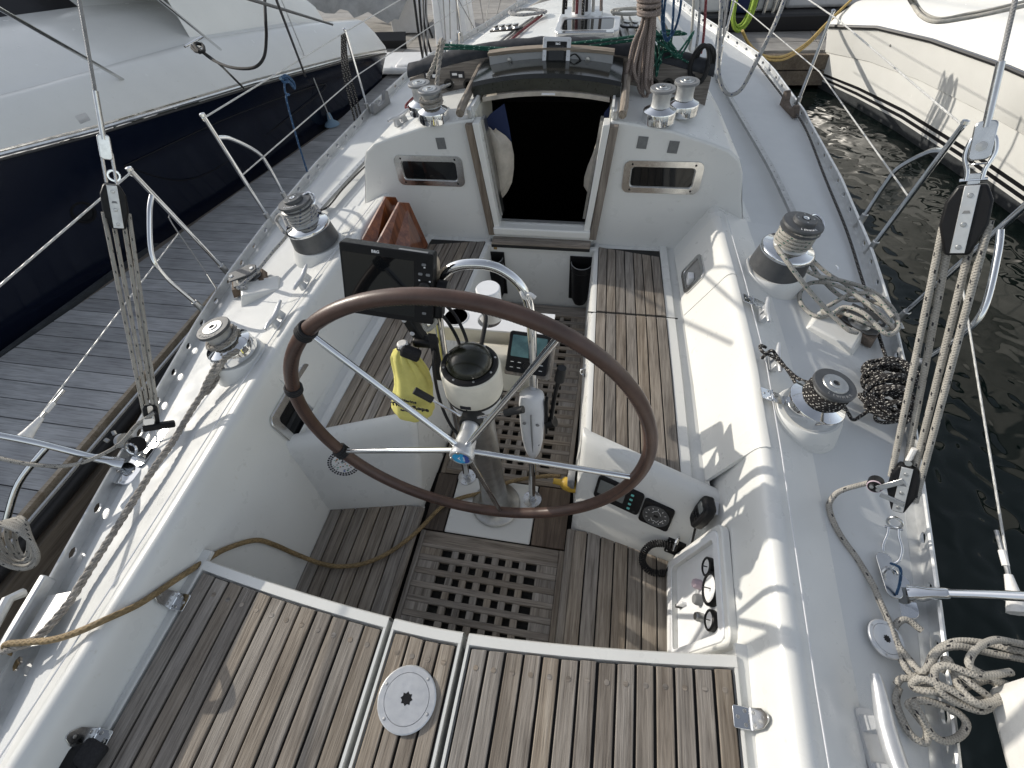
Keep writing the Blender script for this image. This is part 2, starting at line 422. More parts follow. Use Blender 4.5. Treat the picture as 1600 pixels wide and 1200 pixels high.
def fdeck_m(s):
    m=M(); rows=[]
    for y in y2+[7.0,7.5,8.3,9.1]:
        x0,z0=trunk(y)[-1]
        if y>6.6: x0=.3*max(0,(9.1-y)/2.5)*.5; z0=zr(y)+.06*(9.1-y)/2.5
        r=xr(y); rows.append([Vector((s*(x0+(r-x0)*t),y,z0+(zr(y)-z0)*t)) for t in(0,.03,.5,1)])
    m.grid(rows,flip=s<0); 
    if s>0:
        rows=[[Vector((-x,y,z)),Vector((x,y,z))] for y,x,z in((6.6,.354,.05),(7.0,.126,.11),(7.5,.096,.088),(8.3,.048,.1))]
        m.grid(rows)
    return m
both(fdeck_m,'foredeck','nonskid',smooth=40)
# joins the cabin side to the coaming abaft the bulkhead
def wing(s):
    m=M(); ysw=[2.30,2.40,2.48,2.56]; rows=[]
    for i,y in enumerate(ysw):
        t=(i/3)**2.2; a=coam(y)[5:9]; b=[(1.0,.405),(1.03,.365),(1.08,.2),(1.15,.055)]
        rows.append([Vector((s*(p[0]+(q[0]-p[0])*t),y+.004,p[1]+.002+(q[1]-p[1])*t)) for p,q in zip(a,b)])
    m.grid(rows,flip=s<0); return m
# hull topsides
def hull_m(s):
    m=M(); rows=[]
    for y in [-.9]+ys+y2[1:]+[7.0,7.5,8.3,9.1]:
        r=xr(y); z=zr(y); rows.append([Vector((s*r,y,z)),Vector((s*(r+.012),y,z-.03)),Vector((s*(r*.985+.0),y,z-.4)),Vector((s*r*.9,y,-1.0)),Vector((s*r*.62,y,-1.6))])
    m.grid(rows,flip=s<0); return m
both(hull_m,'hull_side','gelcoat',smooth=60)
M().grid([[Vector((x,y,z)) for x in(-1.17,-.9,.9,1.17)] for y,z in((-.7,-.02),(-.85,-.8),(-.8,-1.6))]).build('transom','gelcoat',boat)
# bulkhead with the companionway opening
def oph(z): return lerp([(-.13,.285),(-.02,.290),(.02,.292),(.6,.355),(.7,.36)],z)
def bh(s):
    m=M(); top=[(x,z) for x,z in trunk(2.56)]; zs=[-.6,-.13,0,.1,.2,.3,.4,.5,.56]
    o=[(1.0,-.6),(1.12,-.02),(1.12,.07),(1.08,.19),(1.045,.33),(1.01,.40),(.95,.445),(.85,.48),(.66,.535),(.48,.565)]
    inn=[(oph(z),z) for z in(.585,.4,.2,.03,-.13)]+[(.285,-.6)]
    poly=[(s*x,z) for x,z in o+inn]
    m.prism(poly,lambda a,b,d:Vector((a,YB+d,b)),0,.05); return m
both(bh,'bulkhead','gelcoat',smooth=0,bevel=.012)
M().box((0,2.575,-.33),(.60,.05,.63)).build('bulkhead_sill','gelcoat',boat,bevel=.008)
# companionway frame
for s in(1,-1):
    f=lambda x0,x1,y0,y1,zb,zt: M().hexa([Vector((s*(x0+oph(zb)),y0,zb)),Vector((s*(x1+oph(zb)),y0,zb)),Vector((s*(x1+oph(zb)),y1,zb)),Vector((s*(x0+oph(zb)),y1,zb)),Vector((s*(x0+oph(zt)),y0,zt)),Vector((s*(x1+oph(zt)),y0,zt)),Vector((s*(x1+oph(zt)),y1,zt)),Vector((s*(x0+oph(zt)),y1,zt))])
    f(.0,.043,2.518,2.552,-.085,.565).build('companionway_trim','teak_upright',boat,bevel=.004)
    f(-.036,-.001,2.512,2.60,-.03,.575).build('companionway_jamb','gelcoat_lid',boat,bevel=.004)
    f(-.052,-.037,2.56,2.62,.03,.575).build('washboard_slot','worn_steel',boat)
    # hatch slide rail of wood on top of the roof
    M().tube([(s*.405,2.50,.628),(s*.41,2.56,.634),(s*.41,3.05,.668)],.021,10).build('hatch_rail','teak',boat)
    M().box((s*.37,2.80,.605),(.024,.50,.045)).build('hatch_runner','aluminium',boat,bevel=.004)
    M().box((s*.357,2.65,.612),(.012,.16,.05)).build('opening_side','gelcoat_lid',boat)
    M().hexa([Vector((s*(oph(z)+dx),y,z)) for z,yy in((-.03,2.66),(.60,2.96)) for dx,y in((-.010,2.60),(.014,2.60),(.014,yy),(-.010,yy))]).build('opening_side','cream_paint',boat)
M().box((0,2.545,-.042),(.585,.10,.05)).build('companionway_sill','gelcoat_lid',boat,bevel=.008)
M().box((0,2.57,-.0125),(.56,.03,.012)).build('sill_track','aluminium',boat)
M().box((0,2.536,-.085),(.62,.034,.03)).build('step_ledge','gelcoat',boat,bevel=.006)
st=M().box((0,2.482,-.108),(.60,.078,.02)).build('step','caulk',boat)
for k in range(3):
    M().box((0,2.456+k*.026,-.095),(.598,.0235,.012)).build('plank','teak_across',st,bevel=.0015)
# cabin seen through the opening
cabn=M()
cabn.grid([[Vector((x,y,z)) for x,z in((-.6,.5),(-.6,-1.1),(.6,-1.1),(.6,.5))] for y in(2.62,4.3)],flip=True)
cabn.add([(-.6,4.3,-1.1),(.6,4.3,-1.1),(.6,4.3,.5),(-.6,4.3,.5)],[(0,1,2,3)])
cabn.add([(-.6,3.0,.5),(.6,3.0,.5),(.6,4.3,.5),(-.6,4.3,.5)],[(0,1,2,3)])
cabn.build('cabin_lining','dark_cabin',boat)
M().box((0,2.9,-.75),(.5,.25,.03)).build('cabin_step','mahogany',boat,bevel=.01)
# sliding hatch of smoked acrylic and the garage coaming
rows=[]
for y,z in((2.72,.625),(2.715,.672),(2.735,.69),(2.95,.70),(3.12,.70)):
    rows.append([Vector((x,y,z+.04*(1-(x/.39)**2))) for x in[-.385+.77*i/14 for i in range(15)]])
sh_=M().grid(rows[1:]).build('sliding_hatch','smoked_acrylic',boat,smooth=30)
M().grid([[p+Vector((0,-.006,dz)) for p in rows[0]] for dz in(0,.05)]).build('hatch_front','hatch_edge',sh_,smooth=30)
rows=[[Vector((x,y,z+.04*(1-(x/.39)**2))) for x in[-.335+.67*i/14 for i in range(15)]] for y,z in((2.735,.592),(2.712,.594),(2.711,.615),(2.735,.617))]
M().grid(rows).build('hatch_lip','canvas_pale',boat,smooth=30)
M().box((.02,2.706,.645),(.07,.008,.008)).build('hatch_pull','white_plastic',boat)
rows=[[Vector((x,y,z+.03*(1-(x/.4)**2))) for x in[-.33+.66*i/14 for i in range(15)]] for y,z in((2.93,.68),(2.925,.74),(2.95,.745),(2.955,.68))]
M().grid(rows).build('garage_front','silver_paint',boat,smooth=30)
rows=[[Vector((x,y,z+.03*(1-(x/.4)**2))) for x in[-.335+.67*i/14 for i in range(15)]] for y,z in((2.915,.744),(2.91,.76),(2.96,.762),(2.965,.744))]
M().grid(rows).build('garage_trim','teak_across',boat,smooth=30)
for x in(-.22,.2): M().lathe([(.0,0),(.012,.0),(.012,.004),(0,.006)],12,(x,2.918,.735),Vector((0,-1,0)).to_track_quat('Z','Y').to_matrix()).build('fastener','worn_steel',boat)
# spray coaming: wooden board across the roof with line holes and a dark canvas boot above
rows=[]
for y,zo in((3.05,-.09),(3.05,.115),(3.10,.12),(3.10,-.09)):
    r=[]
    for i in range(25):
        x=-.86+1.72*i/24; r.append(Vector((x,y+.0,.62-.13*(x/.86)**2+zo)))
    rows.append(r)
M().grid(rows).build('spray_coaming','teak_across',boat,smooth=30)
rows=[]
for a in range(9):
    t=R(-20+200*a/8); r=[]
    for i in range(25):
        x=-.87+1.74*i/24; r.append(Vector((x,3.10-.05*math.cos(t),.745-.12*(x/.86)**2+.045*math.sin(t)+.004*math.sin(x*40+a))))
    rows.append(r)
M().grid(rows).build('canvas_boot','canvas_dark',boat,smooth=60)
for px,mt in((-.72,'print_white'),(-.56,'print_white')):
    M().box((px,3.046,.625),(.085,.006,.035)).build('name_plate','print_black',boat)
    M().box((px-.015,3.0425,.63),(.03,.002,.012)).build('plate_print','print_white',boat); M().box((px+.02,3.0425,.622),(.022,.002,.016)).build('plate_print','print_white',boat)
for x in(-.62,-.5,.56,.64):
    M().lathe([(.03,0),(.03,.006),(.018,.006),(.018,-.0)],16,(x,3.047,.575),Vector((0,-1,0)).to_track_quat('Z','Y').to_matrix()).build('line_hole','bilge',boat)
# roof seam, deck hatch
dh=M().ring(rrect(.42,.34,.05),rrect(.34,.26,.04),lambda a,b,d:Vector((.13+a,3.90+b,.606+d)),0,.045).build('deck_hatch','silver_paint',boat,bevel=.006)
M().prism(rrect(.36,.28,.04),lambda a,b,d:Vector((.13+a,3.90+b,.635+d)),0,.012).build('pane','dark_glass',dh)
for x in(-.02,.28): M().box((x,3.72,.64),(.06,.05,.025)).build('hinge','stainless',dh,bevel=.004)
M().cyl((-.0,3.70,.65),(.26,3.70,.65),.014).build('handle','stainless',dh)
# square grey patches on the bulkhead and dark glass portlights
for x,z in((-.55,.455),(.52,.478),(.675,.458)): M().box((x,YB-.001,z),(.05,.004,.06),Matrix.Rotation(R(4 if x>0 else -3),3,'Y')).build('fabric_patch','grey_patch',boat)
for s in(1,-1):
    fn=lambda a,b,d:Vector((s*.646+a,YB+d,.30+b))
    p=M().ring(rrect(.405,.175,.035),rrect(.325,.108,.018),fn,-.008,.004).build('portlight','stainless',boat,bevel=.003)
    M().prism(rrect(.32,.104,.018),fn,-.0015,.003).build('pane','dark_glass',p)
    for a,b in((-.16,-.07),(.16,-.07),(-.16,.07),(.16,.07)): M().lathe([(0.0,0),(.005,.001),(.006,0)],8,(s*.646+a,YB-.008,.30+b),Vector((0,-1,0)).to_track_quat('Z','Y').to_matrix()).build('screw','black_plastic',p)
# portlight in each cockpit coaming side
def side_frame(s,y,z,tilt=0):
    """frame lying on the coaming face"""
    x=face_x(y,z)
    vy=Vector((s*(face_x(y+.1,z)-face_x(y-.1,z)),.2,0)); vz=Vector((s*(face_x(y,z+.05)-face_x(y,z-.05)),0,.1))
    return frame((s*x,y,z),vy,vz)
def side_port(s,y,z,w_,h_,mat):
    fm=side_frame(s,y,z)
    fn=lambda a,b,d: fm@Vector((a,b,-s*d))
    p=M().ring(rrect(w_,h_,.04),rrect(w_-.08,h_-.075,.02),fn,-.004,.01).build('portlight','stainless',boat,bevel=.003)
    M().prism(rrect(w_-.075,h_-.07,.02),fn,-.003,.004).build('pane','dark_glass',p)
# aft and side flat parts of the cockpit: seats, floor
def shy(x,z): return -(abs(x)-.385)*lerp([(-.56,.20),(-.16,.40)],z)
for s in(1,-1):
    xi=lambda y: lerp([(1.15,.395),(2.53,.335)],y)
    xo=lambda y: lerp([(1.15,.80),(2.53,.735)],y)
    # seat front, edge and gutter
    m=M(); rows=[]
    for y in(1.12,1.5,1.9,2.3,2.55):
        a=xi(y); b=cbz(max(y,1.125))[0]; y_=y
        rows.append([Vector((s*(a-.035),y,-.60)),Vector((s*(a-.02),y,-.15)),Vector((s*(a-.012),y,-.128)),Vector((s*a,y,-.122)),Vector((s*(a+.012),y,-.122)),Vector((s*(a+.013),y,-.135)),Vector((s*(xo(y)-.03),y,-.135)),Vector((s*(xo(y)-.029),y,-.122)),Vector((s*(xo(y)+.012),y,-.122)),Vector((s*(xo(y)+.018),y,-.14)),Vector((s*b,y,-.138)),Vector((s*(b+.01),y,-.12))])
    rows[0]=[p+Vector((0,max(-.2,shy(p.x,-.13)) if p.z>-.3 else 0,0)) for p in rows[0]]
    m.grid(rows,flip=s<0); m.build('seat','gelcoat',boat,smooth=30)
    for y0,y1 in((1.165,1.915),(1.93,2.50)):
        lid=M().hexa([Vector((s*(xi(y)+.014) if e else s*(xo(y)-.031),y+(shy(xo(y),-.12) if (y<1.2 and not e) else 0),z)) for z in(-.134,-.124) for y,e in((y0,1),(y0,0),(y1,0),(y1,1))]).build('seat_lid','caulk',boat,smooth=0)
        n=7
        for k in range(n):
            q=[]
            for z in(-.125,-.1155+random.uniform(-.0012,.0012)):
                for y,kk in((y0,k),(y0,k+1),(y1,k+1),(y1,k)):
                    a=xi(y)+.014; b=xo(y)-.031; g=.0028 if kk==k else -.0028
                    yy=y
                    if y==y1 and y1>2.4: yy=y-.07*(kk/n)
                    if y==y0 and y0<1.2: yy=y+shy(a+(b-a)*kk/n,-.12)
                    q.append(Vector((s*(a+(b-a)*kk/n+g),yy,z)))
            M().hexa(q).build('plank','teak',lid,bevel=.0018,smooth=0)
    M().box((s*.56,1.9225,-.1235),(.46,.006,.004)).build('lid_gap','caulk',boat)
# floor tray and side walls of the helmsman's well
M().add([(-.82,.2,-.62),(.82,.2,-.62),(.82,2.56,-.62),(-.82,2.56,-.62)],[(0,1,2,3)]).build('sole','bilge',boat)
M().box((0,2.49,-.37),(.70,.03,.50)).build('bridge_front','gelcoat',boat,bevel=.004)
for x,z in((-.345,-.145),(-.285,-.145)): M().box((x,2.474,z),(.022,.002,.022)).build('glue_mark','glue_brown',boat)
def boards(name,x0,x1,y0,y1,z,n,parent,along='y',mat='teak',th=.02,gap=.003,jit=.001):
    p=M().box(((x0+x1)/2,(y0+y1)/2,z-th-.003),(x1-x0-.004,y1-y0-.004,th)).build(name,'caulk',parent,smooth=0)
    for k in range(n):
        zz=z-th/2+random.uniform(-jit,jit)
        if along=='y':
            a=x0+(x1-x0)*k/n; b=x0+(x1-x0)*(k+1)/n
            M().box(((a+b)/2,(y0+y1)/2,zz),(b-a-2*gap,y1-y0,th)).build('plank',mat,p,bevel=.002,smooth=0)
        else:
            a=y0+(y1-y0)*k/n; b=y0+(y1-y0)*(k+1)/n
            M().box(((x0+x1)/2,(a+b)/2,zz),(x1-x0,b-a-2*gap,th)).build('plank',mat,p,bevel=.002,smooth=0)
    return p
def grating(x0,x1,y0,y1,z,xa,xb,ya,yb,pitch,hole):
    """holed teak grating: flush lattice of cross slats and short bars, plain margins"""
    p=M().box(((x0+x1)/2,(y0+y1)/2,z-.045),(x1-x0-.02,y1-y0-.02,.01)).build('floor_grating','bilge',boat,smooth=0)
    M().box((x0+.012,(y0+y1)/2,z-.02),(.024,y1-y0,.036)).build('frame_bar','teak',p,bevel=.002)
    M().box((x1-.012,(y0+y1)/2,z-.02),(.024,y1-y0,.036)).build('frame_bar','teak',p,bevel=.002)
    n=max(1,int((yb-ya)/pitch)); 
    M().box(((x0+x1)/2,(y0+ya)/2,z-.012),(x1-x0-.05,ya-y0-.003,.022)).build('frame_board','teak_across',p,bevel=.002)
    if y1-yb>.02: M().box(((x0+x1)/2,(y1+yb)/2,z-.012),(x1-x0-.05,y1-yb-.003,.022)).build('frame_board','teak_across',p,bevel=.002)
    py=(yb-ya)/n; sl=py-hole
    for k in range(n+1):
        y=ya+k*py
        M().box(((x0+x1)/2,y,z-.012+random.uniform(-.0006,.0006)),(x1-x0-.05,sl-.002,.022)).build('slat','teak_across',p,bevel=.002)
    nx=int((xb-xa)/pitch); px=(xb-xa)/nx
    cache={}
    def bar(x,y,w_,h_):
        key=(round(w_,4),round(h_,4))
        if key in cache: copymesh(cache[key],p,(x,y,z-.0147))
        else: cache[key]=M().box((0,0,0),(w_,h_+.001,.022)).build('bar','teak',p,smooth=0,loc=(x,y,z-.0147))
    # bars between slats: margins of solid filler left and right and a bar between every two holes
    for k in range(n):
        y=ya+(k+.5)*py
        off=(.5 if k%2 else 0)*0
        bar((x0+.025+xa)/2,y,xa-x0-.027,hole); bar((x1-.025+xb)/2,y,x1-xb-.027,hole)
        for j in range(1,nx): bar(xa+j*px,y,px-hole-.002,hole)
    return p
grating(-.342,.342,.33,.80,-.565,-.215,.225,.375,.735,.056,.031)
grating(-.335,.335,1.11,2.455,-.565,-.20,.215,1.14,2.36,.058,.031)
boards('foot_board',-.342,-.236,.806,1.105,-.566,1,boat,mat='teak_dark'); boards('foot_board',.182,.342,.806,1.105,-.566,1,boat,mat='teak_dark')
M().box((-.027,.956,-.572),(.41,.300,.012)).build('pedestal_plate','gelcoat_lid',boat,bevel=.006)
for s in(1,-1):
    x0,x1=(.375,.80)
    p=boards('foot_rest',min(s*x0,s*x1),max(s*x0,s*x1),.30,.885,-.515,7,boat)
    M().tube([(s*.362,.30,-.528),(s*.362,.885,-.528)],.019,8).build('batten','teak',p)
# instrument pods that end the seats
def pod(s):
    m=M(); xa,xb=.375,.875
    prof=[(1.172,-.135),(1.168,-.112),(1.150,-.104),(1.125,-.106),(1.105,-.122),(1.085,-.16),(.965,-.385),(.935,-.43),(.90,-.505),(.885,-.56)]
    fine=[prof[0]]
    for (ya,za),(yb_,zb_) in zip(prof,prof[1:]):
        k=max(1,int(abs(zb_-za)/.025)); fine+=[(ya+(yb_-ya)*i/k,za+(zb_-za)*i/k) for i in range(1,k+1)]
    prof=fine; rows=[]
    for y,z in prof:
        xi_=xa-.012+ (0 if z>-.2 else -.02*(-.2-z)); rows.append([Vector((s*x,y+dy+shy(x,z),z+dz)) for x,dy,dz in((xi_+.004,.02,-.014),(xi_+.012,.006,-.003),(xi_+.03,0,0),(.45,0,0),(.5,0,0),(.55,0,0),(.6,0,0),(.65,0,0),(.7,0,0),(.75,0,0),(.8,0,0),(face_x(1.0,z)+.03,0,0))])
    m.grid(rows,flip=s<0)
    m.add([Vector((s*(xa-.008),y+.02,z-.014)) for y,z in prof]+[Vector((s*(xa-.03),1.2,-.56)),Vector((s*(xa-.01),1.2,-.15))],[tuple(range(len(prof)+2))])
    return m
both(pod,'seat_end','gelcoat',smooth=40)
# aft locker lids
LIDS=[(-.872,-.168,12),(-.150,.074,4),(.092,.872,14)]
def yf(x): return .288+.075*(abs(x)/.872)**1.6
for i,(a,b,n) in enumerate(LIDS):
    m=M(); K=10; ya=-.62
    xs=[a+(b-a)*k/K for k in range(K+1)]
    rim=[Vector((x,yf(x),0)) for x in xs]
    rows=[[p+Vector((0,.004,-.10)) for p in rim],[p+Vector((0,.006,-.008)) for p in rim],[p+Vector((0,.001,0.004)) for p in rim],[p+Vector((0,-.028,.006)) for p in rim],[p+Vector((0,-.032,-.012)) for p in rim],[Vector((x,ya,-.012)) for x in xs]]
    m.grid(rows)
    for xe,sg in((a,1),(b,-1)):
        m.box((xe+sg*.004,(ya+yf(xe))/2-.004,-.045),(.008,yf(xe)-ya,.10))
    lid=m.build('locker_lid','gelcoat_lid',boat,smooth=40)
    M().add([Vector((a+.012,ya,-.006))]+[Vector((x,yf(x)-.034,-.006)) for x in[a+.012]+xs[1:-1]+[b-.012]]+[Vector((b-.012,ya,-.006))],[tuple(range(K+3))]).build('caulking','caulk',lid,smooth=0)
    a2,b2=a+.014,b-.014
    for k in range(n):
        x0=a2+(b2-a2)*k/n+random.uniform(.003,.0048); x1=a2+(b2-a2)*(k+1)/n-random.uniform(.003,.0048); zt=.0065+random.uniform(-.0014,.0014)
        q=[Vector((x0,ya,-.005)),Vector((x1,ya,-.005)),Vector((x1,yf(x1)-.036+random.uniform(-.002,.002),-.005)),Vector((x0,yf(x0)-.036+random.uniform(-.002,.002),-.005))]
        M().hexa(q+[p+Vector((0,0,zt+.005)) for p in q]).build('plank','teak',lid,smooth=0,bevel=.0022)
        M().lathe([(.0075,0),(.0075,.0008),(0,.001)],9,((x0+x1)/2,yf((x0+x1)/2)-.085,zt+.0002)).build('plug','teak_across',lid)
M().box((0,-.2,-.12),(1.8,.9,.02)).build('locker_gutter','gelcoat',boat)
for s in(1,-1):   # ledge beside the lids
    rows=[[Vector((s*.872,y,-.02)),Vector((s*.874,y,-.004)),Vector((s*.93,y,-.004))] for y in(-.6,.1,.40)]
    M().grid(rows,flip=s<0).build('locker_ledge','gelcoat',boat)
M().grid([[Vector((x,yf(x)-.03,z)) for x in[-.92+1.84*k/20 for k in range(21)]] for z in(-.02,-.6)]).build('well_aft_face','gelcoat',boat)
# backrest locker lid in the starboard coaming, hinged along the top
def panel(s,y0,y1,name,off=.007):
    m=M(); rows=[]
    for k in range(9):
        y=y0+(y1-y0)*k/8; P=coam(max(y,1.13)); q=[]
        for t in(0.03,.35,.7,1.0):
            q.append((P[0][0]+(P[2][0]-P[0][0])*t,P[0][1]+(P[2][1]-P[0][1])*t))
        q+=P[3:7]
        inn=[Vector((s*(x-off*(1 if j<4 else .7-.15*(j-4))),y,z+ (off*.35 if j<4 else off*(.6+.1*(j-4))))) for j,(x,z) in enumerate(q)]
        rows.append(inn)
    m.grid(rows,flip=s<0)
    m.grid([[p+Vector((s*.012,0,-.008)) for p in rows[0]],rows[0]],flip=s<0); m.grid([rows[-1],[p+Vector((s*.012,0,-.008)) for p in rows[-1]]],flip=s<0)
    return m.build(name,'gelcoat_lid',boat,smooth=50)
panel(1,1.0,1.945,'backrest_lid'); panel(1,1.953,2.44,'backrest_panel',.006)
def wedge_niche():
    s=1; y,z=2.17,-.03; fm=side_frame(s,y,z); fn=lambda a,b,d: fm@Vector((a,b,-d))
    p=M().ring(rrect(.19,.155,.03),rrect(.14,.11,.015),fn,.004,.018).build('niche_frame','stainless',boat,bevel=.003)
    M().prism(rrect(.145,.115,.015),fn,.004,.0075).build('niche_back','canvas_grey',p)
    M().box(fm@Vector((-.02,-.02,-.014)),(.03,.05,.05)).build('switch','white_plastic',p,bevel=.004)
wedge_niche()
# hinges
def hinge(mat4,bend=0,parent=boat):
    o=thing('hinge',None,None); o.parent=parent; o.matrix_local=mat4
    tip=[(.0,-.026),(.05,-.022),(.075,-.008),(.078,0),(.075,.008),(.05,.022),(.0,.026)]
    cb,sb=math.cos(bend),math.sin(bend)
    M().prism(tip,lambda a,b,d:Vector(((a+.006)*cb-d*sb,b,(a+.006)*sb+d*cb)),0,.004).build('leaf','stainless',o,bevel=.0012)
    M().prism(rrect(.042,.052,.005),lambda a,b,d:Vector((a-.026,b,d)),0,.004).build('leaf','chrome',o,bevel=.0012)
    M().cyl((0,-.026,.005),(0,.026,.005),.0055,10).build('knuckle','chrome',o)
    for x,y in((.022,-.014),(.022,.014),(.06,0),(-.016,-.016),(-.016,.016),(-.035,0)):
        mm=Matrix.Rotation(-bend,3,'Y') if x>0 else Matrix.Identity(3)
        M().lathe([(.0052,0),(.0045,.0012),(0,.0015)],8,mm@Vector((x,y,.004)),mm).build('screw','worn_steel',o)
    return o
hm=lambda o,x,y: frame(o,x,y)
for y in(.225,-.145): hinge(hm((-.893,y,.006),(-1,0,0),(0,-1,0)),R(77))
for y in(.215,-.2): hinge(hm((.893,y,.006),(1,0,0),(0,1,0)),R(77))
for y in(1.225,1.76): hinge(hm((1.045,y,.1545),(1,0,-.4),(0,1,0)))
# toe rails with holes
def toe(s):
    m=M(); ylist=[]; y=-.62; pitch=.17
    while y<8.2: ylist.append(y); y+=pitch
    H=.05; th=.008
    def pt(y,h,o): return Vector((s*(xr(y)-.012+o+.006*h/H),y,zr(y)+h))
    for y in ylist:
        yc=y+pitch/2; big=y<4.6
        el=[(yc+.021*math.cos(R(45*k+22.5)),H*.5+.0125*math.sin(R(45*k+22.5))) for k in range(8)]
        sq=[(y+pitch,H*.75),(yc+.03,H),(yc-.03,H),(y,H*.75),(y,H*.25),(yc-.03,0),(yc+.03,0),(y+pitch,H*.25)]
        o=len(m.v); vs=[]; fs=[]
        for off in(-th/2,th/2):
            vs+=[pt(a,b,off) for a,b in el]+[pt(a,b,off) for a,b in sq]+[pt(y+pitch,H,off),pt(y,H,off),pt(y,0,off),pt(y+pitch,0,off)]
        for q in(0,20):
            for k in range(8): fs.append((q+k,q+(k+1)%8,q+8+(k+1)%8,q+8+k))
            fs+=[(q+8,q+16,q+9),(q+10,q+17,q+11),(q+12,q+18,q+13),(q+14,q+19,q+15)]
        for k in range(8): fs.append((k,(k+1)%8,20+(k+1)%8,20+k))
        m.add(vs,fs)
    ys_=[-.62+.1*k for k in range(int((8.2+.62)/.1)+1)]
    # base flange on the deck and rolled top edge
    m.grid([[Vector((s*(xr(y)+.002-a),y,zr(y)+b)) for a,b in((0,-.02),(0,.004),(.05,.0085),(.052,.002))] for y in ys_],flip=s<0)
    m.tube([(s*(xr(y)-.006),y,zr(y)+H) for y in ys_],.0072,6)
    return m
both(toe,'toe_rail','aluminium',smooth=30)
# moulded winch seats and the little sheet-block plinths
def podm(x,y,z0,z1,r,k=1.5):
    return M().lathe([(r*k,z0-.05),(r*1.28,z0),(r*1.12,z1-.012),(r*1.06,z1),(0,z1)],28,(x,y,0))
for s in(1,-1):
    podm(s*1.20,2.07,.04,.118,.125,1.25).build('winch_plinth','gelcoat',boat,smooth=50)
    podm(s*1.172,1.19,.06,.145,.102,1.35).build('winch_plinth','gelcoat',boat,smooth=50)
    a=Matrix.Rotation(R(s*-32),3,'Z')
    M().xf(Matrix.Identity(4)).hexa([a@Vector(p)+Vector((s*1.43,1.76,0)) for p in((-.13,-.09,-.03),(.13,-.09,-.05),(.13,.07,-.05),(-.13,.07,-.03),(-.09,-.075,.055),(.10,-.075,.035),(.10,.055,.035),(-.09,.055,.055))]).build('block_plinth','gelcoat_lid',boat,bevel=.008)
# genoa tracks on the side decks
for s in(1,-1):
    pts=[(s*x,y,lerp([(2.4,.052),(5.3,.05)],y)) for x,y in((1.425,2.35),(1.39,2.9),(1.355,3.3),(1.265,4.05),(1.13,5.23))]
    m=M(); P=spl(pts,5)
    rows=[[p+Vector((o*s,0,h)) for o,h in((-.016,-.01),(-.016,.012),(.016,.012),(.016,-.01))] for p in P]
    m.grid(rows); tr=m.build('genoa_track','worn_steel',boat,smooth=30)
    d=M()
    for i in range(0,len(P)-1): d.lathe([(.004,0),(0,.0005)],7,P[i]+Vector((0,0,.0125)))
    d.build('track_holes','black_plastic',tr)
from mathutils.bvhtree import BVHTree
def make_bvh(names):
    vs,fs=[],[]
    for o in bpy.data.objects:
        if o.type=='MESH' and o.name.split('.')[0] in names:
            k=len(vs); mw=o.matrix_world if o.parent is None else Matrix.Identity(4)
            vs+=[mw@v.co for v in o.data.vertices]; fs+=[tuple(k+i for i in p.vertices) for p in o.data.polygons]
    return BVHTree.FromPolygons(vs,fs)
SURF=make_bvh(('coaming','side_deck','foredeck','coachroof','seat','seat_end','locker_lid','backrest_lid','backrest_panel','bulkhead','bridge_front','winch_plinth','block_plinth'))
def hit(px,py,off=0.):
    """the spot of the boat's mouldings seen at a pixel of the photograph, and its normal"""
    d=(FW+RI*((px-800)/FPX)+UP*((600-py)/FPX)).normalized()
    l,n,i,t=SURF.ray_cast(CAM,d)
    if n.dot(d)>0: n=-n
    return l+n*off,n
def lift(P,r):
    """keeps a rope from sinking into what it lies on"""
    out=[]
    for p in P:
        p=Vector(p); l,n,i,t=SURF.ray_cast(p+Vector((0,0,.13)),Vector((0,0,-1)),.13+r*1.2)
        if l is not None and abs(n.z)>.3 and p.z<l.z+r*.95: p.z=l.z+r*.95
        out.append(p)
    return out
# deck seams: fine raised joint beside the coaming top
for s in(1,-1):
    M().tube([(s*(ct(y)+.058),y,.1425) for y in[-.5+.1*k for k in range(31)]],.0022,5).build('seam','pale_plastic',boat)
# engine panel recess in the starboard well side
def engine_panel():
    s=1; y,z=.60,-.28; fm=side_frame(s,y,z); fn=lambda a,b,d: fm@Vector((a,b,-d))
    w_,h_=.40,.47
    p=M().ring(rrect(w_,h_,.04),rrect(w_-.08,h_-.11,.025),fn,.002,.028).build('engine_panel','gelcoat_lid',boat,bevel=.005)
    M().ring(rrect(w_-.035,h_-.05,.03),rrect(w_-.09,h_-.12,.02),fn,.028,.033).build('cover_frame','white_plastic',p,bevel=.004)
    M().prism(rrect(w_-.08,h_-.11,.02),fn,.003,.006).build('back_plate','white_plastic',p)
    rz=(fm.to_3x3()@Matrix.Rotation(math.pi,3,'X'))
    for a,b,r in((.08,.10,.035),(-.0,.115,.058),(-.10,.10,.035)):
        c=fm@Vector((a,b,-.006)); g=M().lathe([(r,0),(r,.016),(r*.82,.02),(r*.8,.012)],24,c,rz).build('gauge','black_plastic',p)
        M().lathe([(r*.8,.0125),(0,.0125)],24,c,rz).build('dial','print_white',g)
        M().box(fm@Vector((a,b,-.0195)),(.002,.006,r*.9),fm.to_3x3()).build('needle','print_black',g)
    for a,b,mt,r in((.04,.02,'mauve_plastic',.018),(-.015,.02,'grey_plastic',.02),(-.075,.025,'worn_steel',.016)):
        M().lathe([(r,0),(r,.02),(r*.8,.028),(0,.028)],16,fm@Vector((a,b,-.006)),rz).build('button','%s'%mt,p)
    M().box(fm@Vector((-.0,-.12,-.012)),(.01,.05,.03),fm.to_3x3()).build('latch','white_plastic',p,bevel=.003)
    M().box(fm@Vector((0,-.145,-.014)),(.012,.022,.022),fm.to_3x3()).build('latch_slot','black_plastic',p)
    for a,b in((-.17,-.2),(.17,-.2),(-.17,.2),(.17,.2)): M().lathe([(.006,0),(0,.002)],8,fm@Vector((a,b,-.0282)),rz).build('screw','worn_steel',p)
